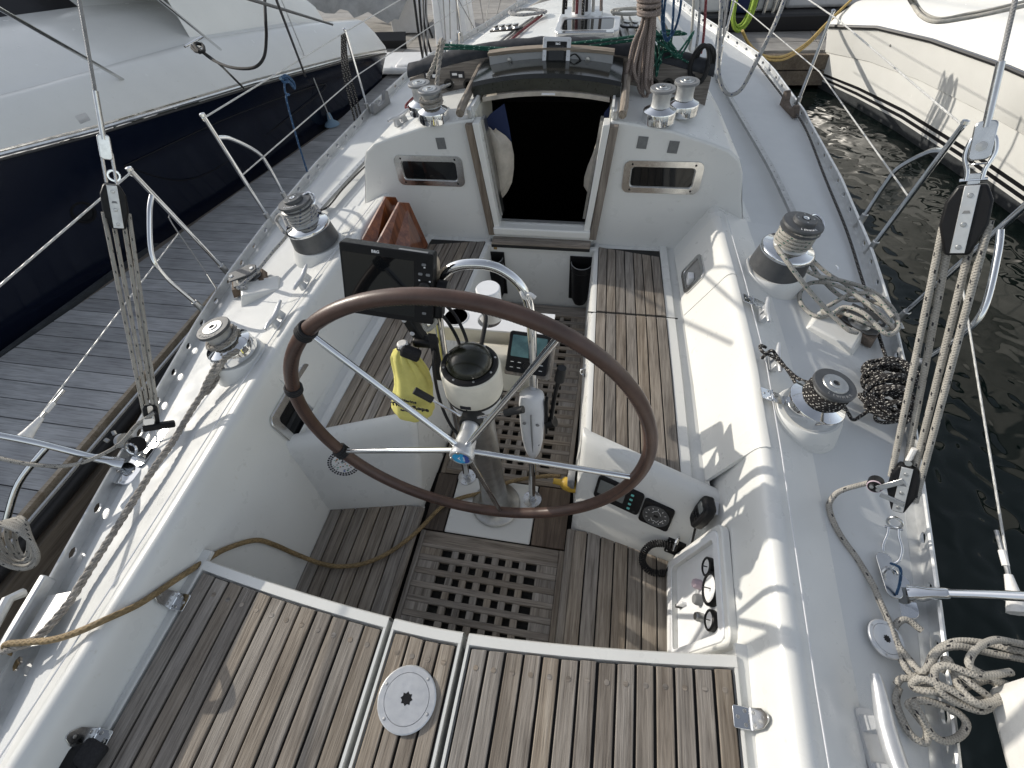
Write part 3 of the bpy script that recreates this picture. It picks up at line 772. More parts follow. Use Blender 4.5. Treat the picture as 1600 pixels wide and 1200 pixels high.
engine_panel()
def coaming_port():
    c,n=hit(468,631); Y=(Vector((0,0,1))-n*n.z).normalized(); X=Y.cross(n)
    fn=lambda a,b,d: c+X*a+Y*b+n*d
    p=M().ring(rrect(.355,.205,.04),rrect(.275,.13,.02),fn,-.01,.016).build('portlight','stainless',boat,bevel=.003)
    M().prism(rrect(.28,.135,.02),fn,-.005,.010).build('pane','dark_glass',p)
coaming_port()
# round deck plates
def deck_plate(c,r,nrm=(0,0,1),star=8,label=None):
    q=Vector(nrm).to_track_quat('Z','Y').to_matrix()
    p=M().lathe([(r,0),(r,.004),(r*.96,.0065),(r*.775,.0065),(r*.765,.004),(r*.755,.0068),(r*.1,.0068),(0,.0068)],40,c,q).build('deck_plate','silver_paint',boat)
    pts=[]
    for k in range(star*2): pts.append((r*(.19 if k%2 else .26)*.82*math.cos(math.pi*k/star),r*(.19 if k%2 else .26)*.82*math.sin(math.pi*k/star)))
    M().prism(pts,lambda a,b,d: Vector(c)+q@Vector((a,b,d)),.0069,.0073).build('socket','black_plastic',p,smooth=0)
    for k in range(4):
        a=R(50+90*k+20*(k%2)); M().lathe([(r*.06,.0068),(0,.0078)],8,Vector(c)+q@Vector((r*.87*math.cos(a),r*.87*math.sin(a),0)),q).build('screw','worn_steel',p)
    return p
deck_plate((-.042,.098,.0095),.084)
deck_plate((1.275,.47,.033),.052,(.23,0,1),9)
# spinnaker fitting, small padeye on the starboard deck
M().torus((1.55,2.28,-.018),.028,.005,None,18,6).build('deck_ring','chrome',boat)
# ================================================================ water, docks, neighbours
WZ=-1.15
tag(M().add([(-400,-400,WZ),(400,-400,WZ),(400,400,WZ),(-400,400,WZ)],[(0,1,2,3)]).build('water','water',smooth=0),None,None,None,'structure')
# finger dock of grey composite planks
dk=M(); dk.hexa([Vector(p) for p in((-2.56,-2,-.98),(-2.56,7.9,-.98),(-2.95,7.9,-.98),(-4.4,-2,-.98),(-2.56,-2,-.74),(-2.56,7.9,-.74),(-2.95,7.9,-.74),(-4.4,-2,-.74))])
dock=tag(dk.build('finger_dock','dock_timber',smooth=0),None,None,None,'structure')
DF=lambda y: lerp([(-2,-4.45),(1.64,-3.85),(2.53,-3.62),(3.96,-3.33),(5.56,-2.98),(7.9,-2.86)],y)
y=-1.4; pit=.142
while y<7.85:
    a,b=y+.003,y+pit-.005
    xs0,xs1=-2.615,min(DF(a),DF(b))+.03
    z=-.70+random.uniform(-.0015,.0015)
    M().hexa([Vector(p) for p in((DF(a)+.03,a,z-.03),(xs0,a,z-.03),(xs0,b,z-.03),(DF(b)+.03,b,z-.03),(DF(a)+.03,a,z),(xs0,a,z),(xs0,b,z),(DF(b)+.03,b,z))]).build('plank','dock_composite',dock,smooth=0)
    y+=pit
M().hexa([Vector((x,y,z)) for z in(-.73,-.685) for x,y in((-2.613,-2),(-2.585,-2),(-2.585,7.9),(-2.613,7.9))]).build('edge_board','pale_ply',dock,smooth=0)
M().tube([(-2.545,y,-.765) for y in(-2,2,5,7.9)],.04,12).build('rubber_strip','rub_black',dock)
M().tube([(-2.53,y,-.70) for y in(-2,2,5,7.9)],.014,8).build('rubber_bead','stainless',dock)
M().hexa([Vector((x,y,z)) for z in(-1.4,-.70) for x,y in((-4.47,-2),(-4.43,-2),(-2.84,7.9),(-2.88,7.9))]).build('edge_board','antifoul',dock,smooth=0)
for k,(z0,z1,x) in enumerate(((-.99,-.82,-2.50),(-1.17,-1.0,-2.47),(-1.36,-1.18,-2.44))):
    M().hexa([Vector((xx,y,z)) for z in(z0,z1) for xx,y in((x-.05,-2),(x+.0,-2),(x+.0,7.9),(x-.05,7.9))]).build('side_beam','dock_timber',dock,smooth=0)
M().hexa([Vector((xx,y,z)) for z in(-1.12,-1.07) for xx,y in((-2.5,-2),(-2.02,-2),(-2.02,2.6),(-2.5,2.6))]).build('walkway_board','dock_timber',dock,smooth=0)
M().hexa([Vector((xx,y,z)) for z in(-1.12,-1.072) for xx,y in((-2.02+.008,-2),(-1.7,-2),(-1.7,2.2),(-2.02+.008,2.2))]).build('walkway_board','dock_timber',dock,smooth=0)
# main dock across the bows
md=tag(M().box((0,11.25,-.93),(60,6.4,.36)).build('main_dock','dock_timber',smooth=0),None,None,None,'structure')
k=0
for y in[8.1+.36*i for i in range(18)]:
    for x0 in(-9,-6,-3,0,3,6):
        M().box((x0+1.5,y+.18,-.735+random.uniform(-.002,.002)),(2.99,.352,.03)).build('plank','dock_pale',md,smooth=0)
for x0 in(-9,-4.5,0,4.5):
    for z in(-.83,-1.02): M().box((x0+2.25,8.02,z),(4.48,.06,.17)).build('facing_board','dock_timber',md,smooth=0)
# white dock pedestals
def dock_box(x,y,w_,d_,h_,label):
    o=thing('dock_pedestal',label,'dock pedestal',(x,y,-.72),'white dock pedestals on the main dock')
    M().hexa([Vector((sx*w_/2*k,sy*d_/2*k,z)) for z,k in((0,1.0),(h_,.82)) for sx,sy in((-1,-1),(1,-1),(1,1),(-1,1))]).build('body','white_plastic',o,bevel=.02)
    M().box((0,0,h_+.04),(w_*1.0,d_*1.0,.08)).build('cap','white_plastic',o,bevel=.02)
    for s in(-1,1): M().box((s*w_*.25,-d_*.49+.0,h_*.45),(.012,.03,h_*.8)).build('panel_joint','pale_plastic',o)
    M().box((0,-d_*.48,h_*.75),(w_*.35,.05,.10)).build('outlet','grey_plastic',o)
    return o
dock_box(-2.25,8.75,.55,.5,1.0,'white dock pedestal at the end of the grey finger dock')
dock_box(-.95,9.3,.75,.6,1.1,'wide white dock pedestal beyond the yacht port bow')
M_=M().hexa([Vector(p) for p in((-3.45,9.1,-.70),(-2.95,9.1,-.70),(-2.95,9.5,-.70),(-3.45,9.5,-.70),(-3.5,9.2,.6),(-2.9,9.2,.6),(-2.9,9.6,.6),(-3.5,9.6,.6))])
tag(M_.build('dock_locker','pale_plastic',bevel=.02),'pale grey leaning board standing on the main dock left of the pedestal','board')
bk=thing('bucket','white bucket fixed to the corner of the finger dock','bucket',(-2.36,8.0,-.98))
M().lathe([(.10,0),(.13,.3),(.125,.3),(.095,.02),(0,.02)],20).build('pail','white_plastic',bk)
M().torus((0,0,.29),.132,.008,None,24,6).build('rim','pale_plastic',bk)
# ------------------------------------------------------------ navy motor yacht on the port side
nv=thing('motor_yacht','navy hulled motor yacht with white topsides beyond the grey finger dock','motor yacht')
ST=[(-3.2,-5.9,.55,-4.9),(0.0,-4.72,.48,-4.35),(1.6,-4.05,.42,-4.02),(2.57,-3.74,.32,-3.75),(3.09,-3.44,.27,-3.62),(4.5,-3.02,.11,-3.3),(5.9,-2.82,-.12,-3.02),(7.05,-2.74,-.36,-2.95)]
def nrow(y,x,z,xb):
    g=lerp([(2.5,.72),(4.5,1.0)],y)
    return dict(bot=[Vector((xb-.15,y,-1.7)),Vector((xb-.02,y,-.9)),Vector((xb*.55+x*.45,y,-.9+(z+.9)*.55)),Vector((x,y,z-.03))],
      top=[Vector((x-.005,y,z+.012)),Vector((x+.012,y,z+.02)),Vector((x+.0,y,z+.05)),Vector((x-.10,y,z+.20*g)),Vector((x-.22,y,z+.32*g)),Vector((x-.30,y,z+.345*g)),Vector((x-.36,y,z+.33*g))],
      sup=[Vector((x-.36,y,z+.33*g)),Vector((x-.43,y,z+.36*g)),Vector((x-.9,y,z+.53)),Vector((x-1.4,y,z+.60))],
      win=[Vector((x-1.4,y,z+.60)),Vector((x-1.46,y,z+.66)),Vector((x-2.4,y,z+1.5))])
rw=[nrow(*a) for a in ST]
M().grid([r['bot'] for r in rw]).build('hull','navy_gelcoat',nv,smooth=60)
M().add([p for p in rw[-1]['bot']]+[Vector((-6,7.05,-.36)),Vector((-6,7.05,-1.7))],[(0,1,2,3,4,5)]).build('transom','topsides_white',nv)
m=M(); m.tube([r['top'][0]+Vector((.005,0,-.02)) for r in rw],.016,8); m.build('rub_rail','stainless',nv)
M().tube([r['top'][0]+Vector((.004,0,-.052)) for r in rw],.009,6).build('rub_strake','rub_black',nv)
M().grid([r['top'] for r in rw]).build('gunwale','topsides_white',nv,smooth=50)
M().add([p for p in rw[-1]['top']]+[Vector((-4.6,7.05,-.05)),Vector((-4.6,7.05,-.37))],[tuple(range(9))]).build('quarter','topsides_white',nv)
M().grid([r['sup'] for r in rw[:7]]).build('superstructure','topsides_white',nv,smooth=50)
M().grid([r['win'] for r in rw[:6]]).build('side_window','stripe_black',nv,smooth=50)
M().grid([[p,p+Vector((-.3,0,.22)),p+Vector((-1.2,0,.75))] for p in(r['sup'][-1] for r in rw[5:7])]+[[rw[6]['sup'][-1]+Vector((-.1,.5,-.15)),rw[6]['sup'][-1]+Vector((-.4,.5,.0)),rw[6]['sup'][-1]+Vector((-1.3,.5,.3))]]).build('cabin_side','topsides_white',nv,smooth=50)
for k in range(5):
    a=rw[5]; 
# aft cockpit coaming of the motor yacht, stepped and rounded
m=M(); rows=[]
for y,h in((4.5,.78),(5.0,.74),(5.5,.62),(5.9,.5),(6.25,.4),(6.5,.3)):
    x=lerp([(4.5,-3.02),(5.9,-2.82),(7.05,-2.74)],y)-.42; z=lerp([(4.5,.11),(5.9,-.12),(7.05,-.36)],y)+.33
    rows.append([Vector((x,y,z)),Vector((x-.06,y,z+h*.5)),Vector((x-.2,y,z+h*.9)),Vector((x-.4,y,z+h)),Vector((x-1.6,y,z+h))])
m.grid(rows); m.build('cockpit_coaming','topsides_white',nv,smooth=50)
M().box((-3.2,7.42,-.62),(1.9,.7,.08)).build('swim_platform','white_plastic',nv,bevel=.03)
M().box((-2.52,7.28,-.60),(.36,.34,.10)).build('platform_fender','white_plastic',nv,bevel=.04)
fm=frame(nrow(*ST[4])['bot'][2]+Vector((.08,0,.0)),(.55,.84,0),(0,0,1))
# oval hull portholes
def hullpt(y,t):
    x=lerp([(a,b) for a,b,_,_ in ST],y); z=lerp([(a,c) for a,_,c,_ in ST],y); xb=lerp([(a,d) for a,_,_,d in ST],y)
    P=nrow(y,x,z,xb)['bot']; k=1 if t<.5 else 2; f=(t-.5)*2 if t>=.5 else t*2
    return P[k]+(P[k+1]-P[k])*f
for y,r in((2.75,.085),):
    c=hullpt(y,.52); n=(hullpt(y+.2,.52)-c).cross(hullpt(y,.7)-c).normalized()
    if n.x<0: n=-n
    q=n.to_track_quat('Z','Y').to_matrix()
    p=M().lathe([(r,0),(r,.012),(r*.8,.012),(r*.8,.0)],28,c,q).build('porthole','black_plastic',nv); M().lathe([(r*.8,.003),(0,.003)],24,c,q).build('pane','dark_glass',p)
# long moulded window hollow along the hull
pts=[hullpt(y,t)+Vector((.012,0,.004)) for y,t in((3.15,.72),(4.3,.78),(5.6,.74),(5.0,.52),(3.7,.40),(3.15,.72))]
M().tube(spl(pts,6),.004,6).build('hull_window_trim','black_plastic',nv)
for y in(1.3,5.2,5.6): pass
# engine vent on the white side
M().hexa([at(px,py,'x',-3.35+dx) for dx in(0,-.04) for px,py in((455,62),(520,55),(545,63),(470,72))]).build('side_vent','grey_plastic',nv)
M().prism(rrect(.07,.055,.004),lambda a,b,d: at(128,185,'z',.40)+Vector((a*.5+.01,a*.9,b*.9+d)),0,.002).build('tank_label','print_white',nv)
# fittings on it
cl=thing('deck_cleat','chrome mooring cleat on the navy motor yacht side deck','cleat',at(310,77,'z',.60))
M().box((0,0,.02),(.05,.10,.03)).build('base','chrome',cl,bevel=.008); M().cyl((-.0,-.12,.05),(.0,.12,.05),.008,12).build('horn','chrome',cl)
P=[at(308,74,'z',.63),at(330,92,'z',.62),at(360,105,'z',.65),at(395,106,'z',.68),at(412,90,'z',.72),at(416,60,'z',.8),at(415,30,'z',.9),at(412,-30,'z',1.0)]
tag(M().tube(spl(P,8),.009,8).build('mooring_rope','cable_black'),'black mooring rope hanging in a loop from the navy yacht cleat','rope')
P=[at(308,74,'z',.63),at(340,98,'z',.60),at(365,122,'z',.55),at(380,137,'z',.45)]
tag(M().tube(spl(P,6),.007,8).build('mooring_rope','cable_black'),'short black rope from the navy yacht cleat down over its side','rope')
tag(M().tube(spl([at(300,72,'z',.66),at(306,80,'z',.66),at(318,80,'z',.66),at(316,70,'z',.66),at(304,69,'z',.68),at(312,82,'z',.66)],6,True),.011,8).build('rope_knot','cable_black'),'black rope turns belayed on the navy yacht cleat','rope')
# stanchion wires of the motor yacht reaching its deck
for n_,(a,b,r,mt) in enumerate((((0,14),(188,122),.012,'stainless'),((250,0),(343,76),.010,'stainless'),((395,0),(518,38),.009,'charcoal_metal'),((432,0),(476,116),.007,'rub_black'))):
    p0=at(*b,'z',.45); p1=at(*a,'z',1.05)
    tag(M().cyl(p0+(p0-p1).normalized()*.05,p1+(p1-p0)*.35,r,8).build('guard_rail_strut',mt),['thick steel strut leaning over the navy yacht, leftmost of its struts','steel strut ending beside the black rope cleat','dark steel strut on the navy yacht cockpit coaming','thin black strut ending on the navy hull edge'][n_],'strut')
# ------------------------------------------------------------ white motor boat on the starboard side
wb=thing('motorboat','white motorboat with a black rub rail and striped waterline lying to starboard','motorboat')
W=[(8.05,3.10,-1.15,2.94,-.46),(7.4,3.38,-1.15,3.28,-.32),(6.66,3.68,-1.15,3.56,-.25),(5.6,3.98,-1.15,3.78,-.17),(4.6,4.22,-1.15,3.88,-.10),(3.2,4.45,-1.15,3.98,-.02),(1.0,4.7,-1.15,4.2,.06)]
def wrow(y,xw,zw,xr_,zr_):
    L=lambda t,bow=0: Vector((xw+(xr_-xw)*t+bow,y,zw+(zr_-zw)*t))
    return [L(-.5,.12),L(0),L(.13),L(.16),L(.20),L(.23),L(.27),L(.60,.035),L(.61,.02),L(.97,-.0),L(1.0)]
R_=[wrow(*a) for a in W]
def strip(i,j,name,mat,sm=30): return M().grid([r[i:j+1] for r in R_],flip=True).build(name,mat,wb,smooth=sm)
strip(0,2,'bottom','antifoul'); strip(2,3,'stripe','stripe_white'); strip(3,4,'stripe','stripe_black'); strip(4,5,'stripe','stripe_white'); strip(5,6,'stripe','stripe_black'); strip(6,10,'hull','topsides_white',40)
M().add([p for p in R_[0]]+[Vector((7,8.3,-.46)),Vector((7,8.3,-1.6))],[tuple(range(13))]).build('transom','topsides_white',wb)
m=M(); m.tube([r[10]+Vector((-.01,0,.015)) for r in R_],.022,8); m.build('rub_rail','rub_black',wb)
M().tube([r[10]+Vector((-.016,0,.028)) for r in R_],.008,6).build('rub_insert','stainless',wb)
rows=[[r[10]+Vector(d) for d in((0,0,.035),(.05,0,.12),(.22,0,.26),(.32,0,.29),(.5,0,.30),(.62,.0,.32),(.75,.0,.55),(1.1,0,.75),(2.2,0,.8))] for r in R_]
M().grid(rows,flip=True).build('deck_moulding','topsides_white',wb,smooth=45)
M().add([p for p in rows[0]]+[Vector((5.5,8.2,-.4))],[tuple(range(10))]).build('quarter','topsides_white',wb)
M().box((3.02,8.12,-.86),(.14,.16,.10)).build('platform_edge','grey_plastic',wb,bevel=.02)
for px,py in((1437,187),(1448,194),(1461,201)):
    c=at(px,py,'x',3.93); M().lathe([(.022,0),(.024,.01),(.013,.01),(.012,0)],14,c,Vector((-1,-.2,.1)).to_track_quat('Z','Y').to_matrix()).build('drain','worn_steel',wb)
for px,py,x in((1392,71,3.40),):
    M().lathe([(.014,0),(.012,.012),(0,.012)],10,at(px,py,'x',x),Vector((-1,-.2,.1)).to_track_quat('Z','Y').to_matrix()).build('plug','worn_steel',wb)
P=[at(1405,-30,'z',.6),at(1425,5,'z',.42),at(1440,25,'z',.4),at(1465,34,'z',.4),at(1510,28,'z',.42),at(1560,18,'z',.46),at(1640,0,'z',.5)]
tag(M().tube(spl(P,8),.014,8).build('mooring_rope','rope_plain'),'pale rope drooping along the white motorboat deck edge','rope')
P=[at(1418,-30,'z',.6),at(1432,5,'z',.42),at(1446,22,'z',.4),at(1470,29,'z',.4),at(1510,22,'z',.42),at(1560,12,'z',.46),at(1640,-8,'z',.5)]
tag(M().tube(spl(P,8),.010,8).build('mooring_rope','rope_plain'),'thinner pale rope beside the drooping one on the white motorboat','rope')
# ------------------------------------------------------------ boats far beyond the main dock
def far_boat(name,label,x0,x1,y,h,mats,cover=False):
    o=thing(name,label,'boat')
    rows=[]
    for i in range(13):
        t=i/12; x=x0+(x1-x0)*t; k=math.sin(math.pi*min(1,max(0,(t*.92+.06))))**.4
        rows.append([Vector((x,y+1.0-.95*k,-1.3)),Vector((x,y+1.0-1.1*k,-.2)),Vector((x,y+1.0-1.2*k,h)),Vector((x,y+1.0-1.05*k,h+.08)),Vector((x,y+1.2,h+.12))])
    M().grid([r[:3] for r in rows]).build('hull',mats[0],o,smooth=50)
    M().grid([r[2:] for r in rows]).build('deck',mats[1],o,smooth=50)
    m=M(); m.tube([r[1]*.55+r[2]*.45+Vector((0,-.02,0)) for r in rows],.03,6); m.build('hull_stripe',mats[2],o)
    return o
far_boat('moored_yacht','white yacht lying far beyond the main dock with a dark hull line',-3.4,9,15.2,1.3,('topsides_white','topsides_white','rub_black'))
far_boat('moored_yacht','pale grey yacht hull far beyond the dock, upper left',-16,-3.6,13.8,1.2,('topsides_grey','topsides_white','rub_black'))
cv=thing('covered_tender','small boat under a grey canvas cover beyond the navy yacht','covered boat')
rows=[]
for i in range(17):
    t=i/16; x=-4.9+1.9*t; r=[]
    for j in range(9):
        a=j/8; zz=-.55+1.0*math.sin(math.pi*(.12+.8*a))*(1-.55*t**2)+.05*math.sin(i*1.7+j*2.1); r.append(Vector((x+.04*math.sin(j*2.+i),8.4+1.7*a+.03*math.sin(i*2.2),zz)))
    rows.append(r)
M().grid(rows).build('cover','canvas_grey',cv,smooth=60)
M().grid([[Vector((-4.9+1.95*t,8.42,-.50)),Vector((-4.9+1.95*t,8.36,-.60)),Vector((-4.9+1.8*t,8.6,-1.2))] for t in(0,.3,.6,.8,1)]).build('hull','rub_black',cv)
db=thing('workboat','dark decked boat beyond the timber dock, upper right','boat')
M().hexa([Vector(p) for p in((.9,8.9,-.72),(6,8.9,-.72),(6,11,-.72),(.9,11,-.72),(1.0,8.85,-.50),(6,8.85,-.5),(6,11,-.5),(1.0,11,-.5))]).build('hull','rub_black',db,bevel=.03)
M().box((3.4,9.8,.25),(1.6,1.4,1.5)).build('wheelhouse','topsides_grey',db,bevel=.05)
M().box((1.7,9.7,-.35),(1.6,1.4,.3)).build('hatch_cover','topsides_white',db,bevel=.04)
for x in(2.3,2.42,2.5): M().cyl((x,8.95,-.5),(x+.03,8.98,.7),.03,8).build('stanchion','stainless',db)
M().box((2.0,9.0,-.2),(.4,.25,.6)).build('fender','navy_cloth',db,bevel=.08)
# ================================================================ wheel and pedestal
WC=Vector((0,.814,.304)); WR=.578
wh=thing('helm_wheel','large brown leather covered steering wheel with five steel spokes',"ship's wheel",WC)
m=M(); m.torus((0,0,0),WR,.0215,Matrix.Rotation(R(90),3,'X'),96,16); m.build('rim','leather',wh,smooth=60)
st=M()   # seam stitched along the inside of the rim
for i in range(420):
    a=2*math.pi*i/420; b=a+.006; rr=WR-.0135
    p=Vector((rr*math.cos(a),-.0168,rr*math.sin(a))); q=Vector(((rr+.006)*math.cos(b),-.0200,(rr+.006)*math.sin(b)))
    st.tube([p,q],.0010,4,caps=False)
st.build('stitching','print_black',wh)
HUB=Vector((0,-.055,-.012))
for ang in(133.3,203.6,276.6,345.,58.5):
    a=R(ang); e=Vector((math.cos(a)*(WR-.012),0,math.sin(a)*(WR-.012))); d=(e-HUB).normalized()
    M().cyl(HUB+d*.03,e,.0098,14).build('spoke','chrome',wh)
    t=Vector((-math.sin(a),0,math.cos(a)))
for ang,mt in((133.3,0),(203.6,0),(166,0)):
    a=R(ang); c=Vector((math.cos(a)*WR,0,math.sin(a)*WR)); t=Vector((-math.sin(a),0,math.cos(a)))
    m=M()
    for k in range(4 if ang!=166 else 3): m.torus(c+t*(.009*(k-1.5)),.0235,.0055,t.to_track_quat('Z','Y').to_matrix(),20,7)
    m.build('cord_lashing','black_cloth',wh,smooth=60)
fy=Matrix.Rotation(R(90),3,'X')
M().lathe([(.0,-.06),(.03,-.06),(.034,-.03),(.036,0),(.040,.012),(.040,.028),(.037,.032),(0,.032)],28,HUB+Vector((0,.0,0)),fy).build('hub','silver_paint',wh)
lg=M().lathe([(.029,0),(0,0)],28,HUB+Vector((0,-.0328,0)),fy).build('badge','logo_blue',wh,smooth=0)
M().prism([(.004+.0245*math.cos(R(a)),.0+.0275*math.sin(R(a))) for a in range(-75,76,15)],lambda a,b,d:HUB+Vector((a,-.0332-d,b)),0,.0003).build('badge_half','logo_navy',wh,smooth=0)
text('Goiot',.011,'print_white','badge_lettering',wh,frame(HUB+Vector((.009,-.0340,0)),(0,0,1),(-1,0,0)),.0002)
M().prism([(-.012,0),(-.010,-.002),(-.002,-.012),(-.006,-.001),(-.002,.012),(-.010,.002)],lambda a,b,d:HUB+Vector((a,-.0334-d,b)),0,.0003).build('badge_bird','print_white',wh,smooth=0)
for a in(10,100,190,280): M().lathe([(.0062,0),(.0062,.003),(.0035,.003),(.003,.001),(0,.001)],12,HUB+Vector((.0325*math.cos(R(a)),-.032,.0325*math.sin(R(a)))),fy).build('bolt','worn_steel',wh)
PX=-.012
pd=thing('steering_pedestal','steel pedestal with a cream compass housing in front of the wheel','steering pedestal',(PX,.985,-.566))
M().lathe([(.115,0),(.118,.012),(.108,.022),(.085,.03),(.078,.045),(.066,.06),(.062,.09),(.056,.30),(.056,.70),(.06,.76)],36,(0,-.01,0)).build('column','worn_steel',pd,smooth=50)
M().lathe([(.058,.74),(.075,.80),(.094,.865),(.098,.885),(.098,.888)],36,(0,0,0)).build('neck','pale_plastic',pd)
M().lathe([(.100,.886),(.1005,.892),(.100,.896)],36).build('gasket','black_rubber',pd)
M().lathe([(.0985,.895),(.101,.905),(.101,1.005),(.0985,1.015),(.094,1.019),(.088,1.019)],40).build('housing','cream_paint',pd,smooth=50)
M().lathe([(.0945,1.018),(.095,1.022),(.090,1.028),(.079,1.030),(.074,1.024)],40).build('compass_ring','black_plastic',pd)
M().lathe([(.078,1.022),(.074,1.042),(.063,1.060),(.042,1.076),(.019,1.083),(0,1.0845)],36).build('compass_dome','compass_glass',pd,smooth=80)
for k in range(8):
    a=R(22+45*k); M().lathe([(.0042,0),(.0036,.0014),(0,.0016)],8,(.0855*math.cos(a),.0855*math.sin(a),1.0288)).build('screw','worn_steel',pd)
pl=M().box((-.004,-.1012,.915),(.036,.003,.014)).build('maker_plate','print_black',pd)
M().lathe([(.003,0),(0,.001)],8,(-.002,-.1015,.902),fy).build('screw','black_plastic',pd)
M().cyl((.012,-.06,.86),(.012,-.13,.86),.038,24).build('axle_boss','black_rubber',pd)
M().cyl((.012,-.12,.858),(.012,-.17,.856),.03,24).build('axle','silver_paint',pd)
for s,e in((-1,Vector((-.115,-.115,.965))),(1,Vector((.145,-.12,.945)))):
    b=Vector((s*.03+.01,-.12,.895)); M().cyl(b,e,.005,8).build('brake_lever','chrome',pd)
    d=(e-b).normalized(); M().cyl(e-d*.012,e+d*.055,.0115,12,.0125).build('lever_knob','black_rubber',pd)
# vertical tubes and instrument arch
ar=thing('instrument_arch','bent chrome tube arch over the compass carrying the instruments','tube arch')
P=[(-.19,1.10,-.56),(-.185,1.12,-.2),(-.178,1.16,.30),(-.155,1.18,.58),(-.10,1.18,.675),(-.01,1.18,.705),(.08,1.18,.685),(.15,1.17,.60),(.168,1.15,.40),(.168,1.10,0),(.160,1.04,-.40),(.158,1.03,-.56)]
M().tube(spl(P,8),.0165,16).build('tube','chrome',ar,smooth=60)
for x,y in((-.19,1.10),(.158,1.03)):
    M().lathe([(.045,0),(.045,.006),(.02,.008),(.02,.03)],20,(x,y,-.567)).build('foot','stainless',ar)
    for a in(30,150,270): M().lathe([(.006,0),(0,.003)],8,(x+.033*math.cos(R(a)),y+.033*math.sin(R(a)),-.561)).build('screw','worn_steel',ar)
for x,y,z in((.145,1.17,.612),(-.14,1.18,.605)): M().torus((x,y,z),.019,.006,Matrix.Rotation(R(60),3,'Y'),16,6).build('tape_band','white_tape',ar)
bt=M().tube(spl([(.150,1.165,.60),(.165,1.15,.625),(.185,1.14,.62)],4),.007,6).build('tape_tail','white_tape',ar)
# grey engine-control style leg cover on the starboard tube
lc=thing('throttle_housing','tapered grey plastic housing with a black lever on the starboard arch leg','control housing',(.165,1.10,0))
prof=[(.0,-.22),(.02,-.215),(.035,-.17),(.046,-.10),(.052,.0),(.054,.12),(.050,.17),(.03,.19),(0,.19)]
M().lathe(prof,24,(0,-.01,.0),Matrix.Rotation(R(-6),3,'X')@Matrix.Diagonal((.95,.8,1))).build('body','pale_plastic',lc,smooth=60)
M().tube([(.005,-.052,-.15),(.005,-.058,.0),(.005,-.056,.12)],.004,6).build('seam','grey_plastic',lc)
M().box((.058,-.0,.05),(.012,.03,.22)).build('side_panel','black_plastic',lc,bevel=.004)
for a,b,z in((-.025,-.048,.05),(.028,-.046,.045),(-.02,-.047,-.09),(.026,-.045,-.10)): M().lathe([(.008,0),(.006,.003),(0,.003)],10,(a,b,z),fy).build('screw','grey_plastic',lc)
M().tube([(.075,.0,.02),(.085,.03,.14),(.10,.05,.24)],.009,8).build('lever','black_plastic',lc)
M().cyl((.10,.05,.22),(.108,.055,.285),.02,14,.017).build('lever_grip','black_rubber',lc); M().cyl((.06,0,.0),(.09,0,.02),.024,14).build('lever_pivot','black_plastic',lc)
# drinks tray
tr=thing('drinks_tray','white tray with two round cup holes mounted ahead of the compass','cup tray',(-.03,1.325,.33))
m=M(); W_,D_=.50,.115
holes=[(-.135,.0),(.0,.0)]
for a,b in((-.25,-.19),(-.08,-.055),(.055,.25)): m.box(((a+b)/2,0,0),(b-a,D_,.012))
for cx,cy in holes:
    r=.047; o=[(cx+.055*math.copysign(min(1,abs(math.cos(R(k*15))*1.42)),math.cos(R(k*15))),cy+.0575*math.copysign(min(1,abs(math.sin(R(k*15))*1.42)),math.sin(R(k*15)))) for k in range(24)]
    m.ring(o,[(cx+r*math.cos(R(k*15)),cy+r*math.sin(R(k*15))) for k in range(24)],lambda a,b,d:Vector((a,b,d)),-.006,.006)
m.build('tray','white_plastic',tr,smooth=30)
for cx,cy in holes[:1]: M().lathe([(.046,.008),(.049,.008),(.049,-.05),(0,-.05),(.0,-.045),(.046,-.045),(.046,.008)],28,(cx,cy,0)).build('cup','white_plastic',tr)
M().box((0,-.056,-.035),(.50,.006,.07)).build('tray_front','cream_paint',tr,bevel=.002)
M().lathe([(.05,-.1),(.05,.05),(.046,.055),(0,.055)],28,(-.03,.13,.0)).build('canister','white_plastic',tr)
bx=thing('tray_box','cream curved backing box between the compass and the cup tray','backing box',(.03,1.20,.20))
M().box((0,0,0),(.26,.10,.20)).build('shell','cream_paint',bx,bevel=.03)
# small chart display on a wooden block, starboard of the compass
dd=thing('autopilot_display','small black instrument with teal screen on a wooden block beside the compass','instrument display',(.148,1.165,.335))
q=Matrix.Rotation(R(-42),4,'X')@Matrix.Rotation(R(-4),4,'Z'); q.translation=(.0,0,0)
D=lambda a,b,d: q@Vector((a,b,d))
rot=q.to_3x3()
# local: a right, b up along the face, d out of the face (towards the helm, up)
fmD=frame((0,0,0),(1,-.06,-.02),(0.03,.72,.70))
D=lambda a,b,d: fmD@Vector((a,b,d))
M().prism(rrect(.155,.15,.012),D,-.03,0).build('case','black_plastic',dd,bevel=.003)
M().prism(rrect(.128,.078,.004),lambda a,b,d:D(a,b+.022,d),.0,.0012).build('screen','lcd_teal',dd,smooth=0)
for i in range(5):
    for j in range(2):
        if i==2: continue
        k=M().prism(rrect(.02,.012,.004),lambda a,b,d:D(a+(-.054+.027*i),b-.037-.02*j,d),0,.003).build('key','black_plastic',dd)
        M().prism([(-.006,-.001),(.006,-.001),(.006,.001),(-.006,.001)],lambda a,b,d:D(a+(-.054+.027*i),b-.037-.02*j,d),.0031,.0034).build('key_mark','print_white',k,smooth=0)
M().lathe([(.013,0),(.011,.004),(0,.004)],16,D(0,-.047,0),fmD.to_3x3()).build('rocker','black_plastic',dd)
M().hexa([D(a,b,d) for d in(-.11,-.032) for a,b in((-.085,-.09),(.085,-.09),(.085,.07),(-.085,.07))]).build('block','teak_upright',dd,bevel=.006)
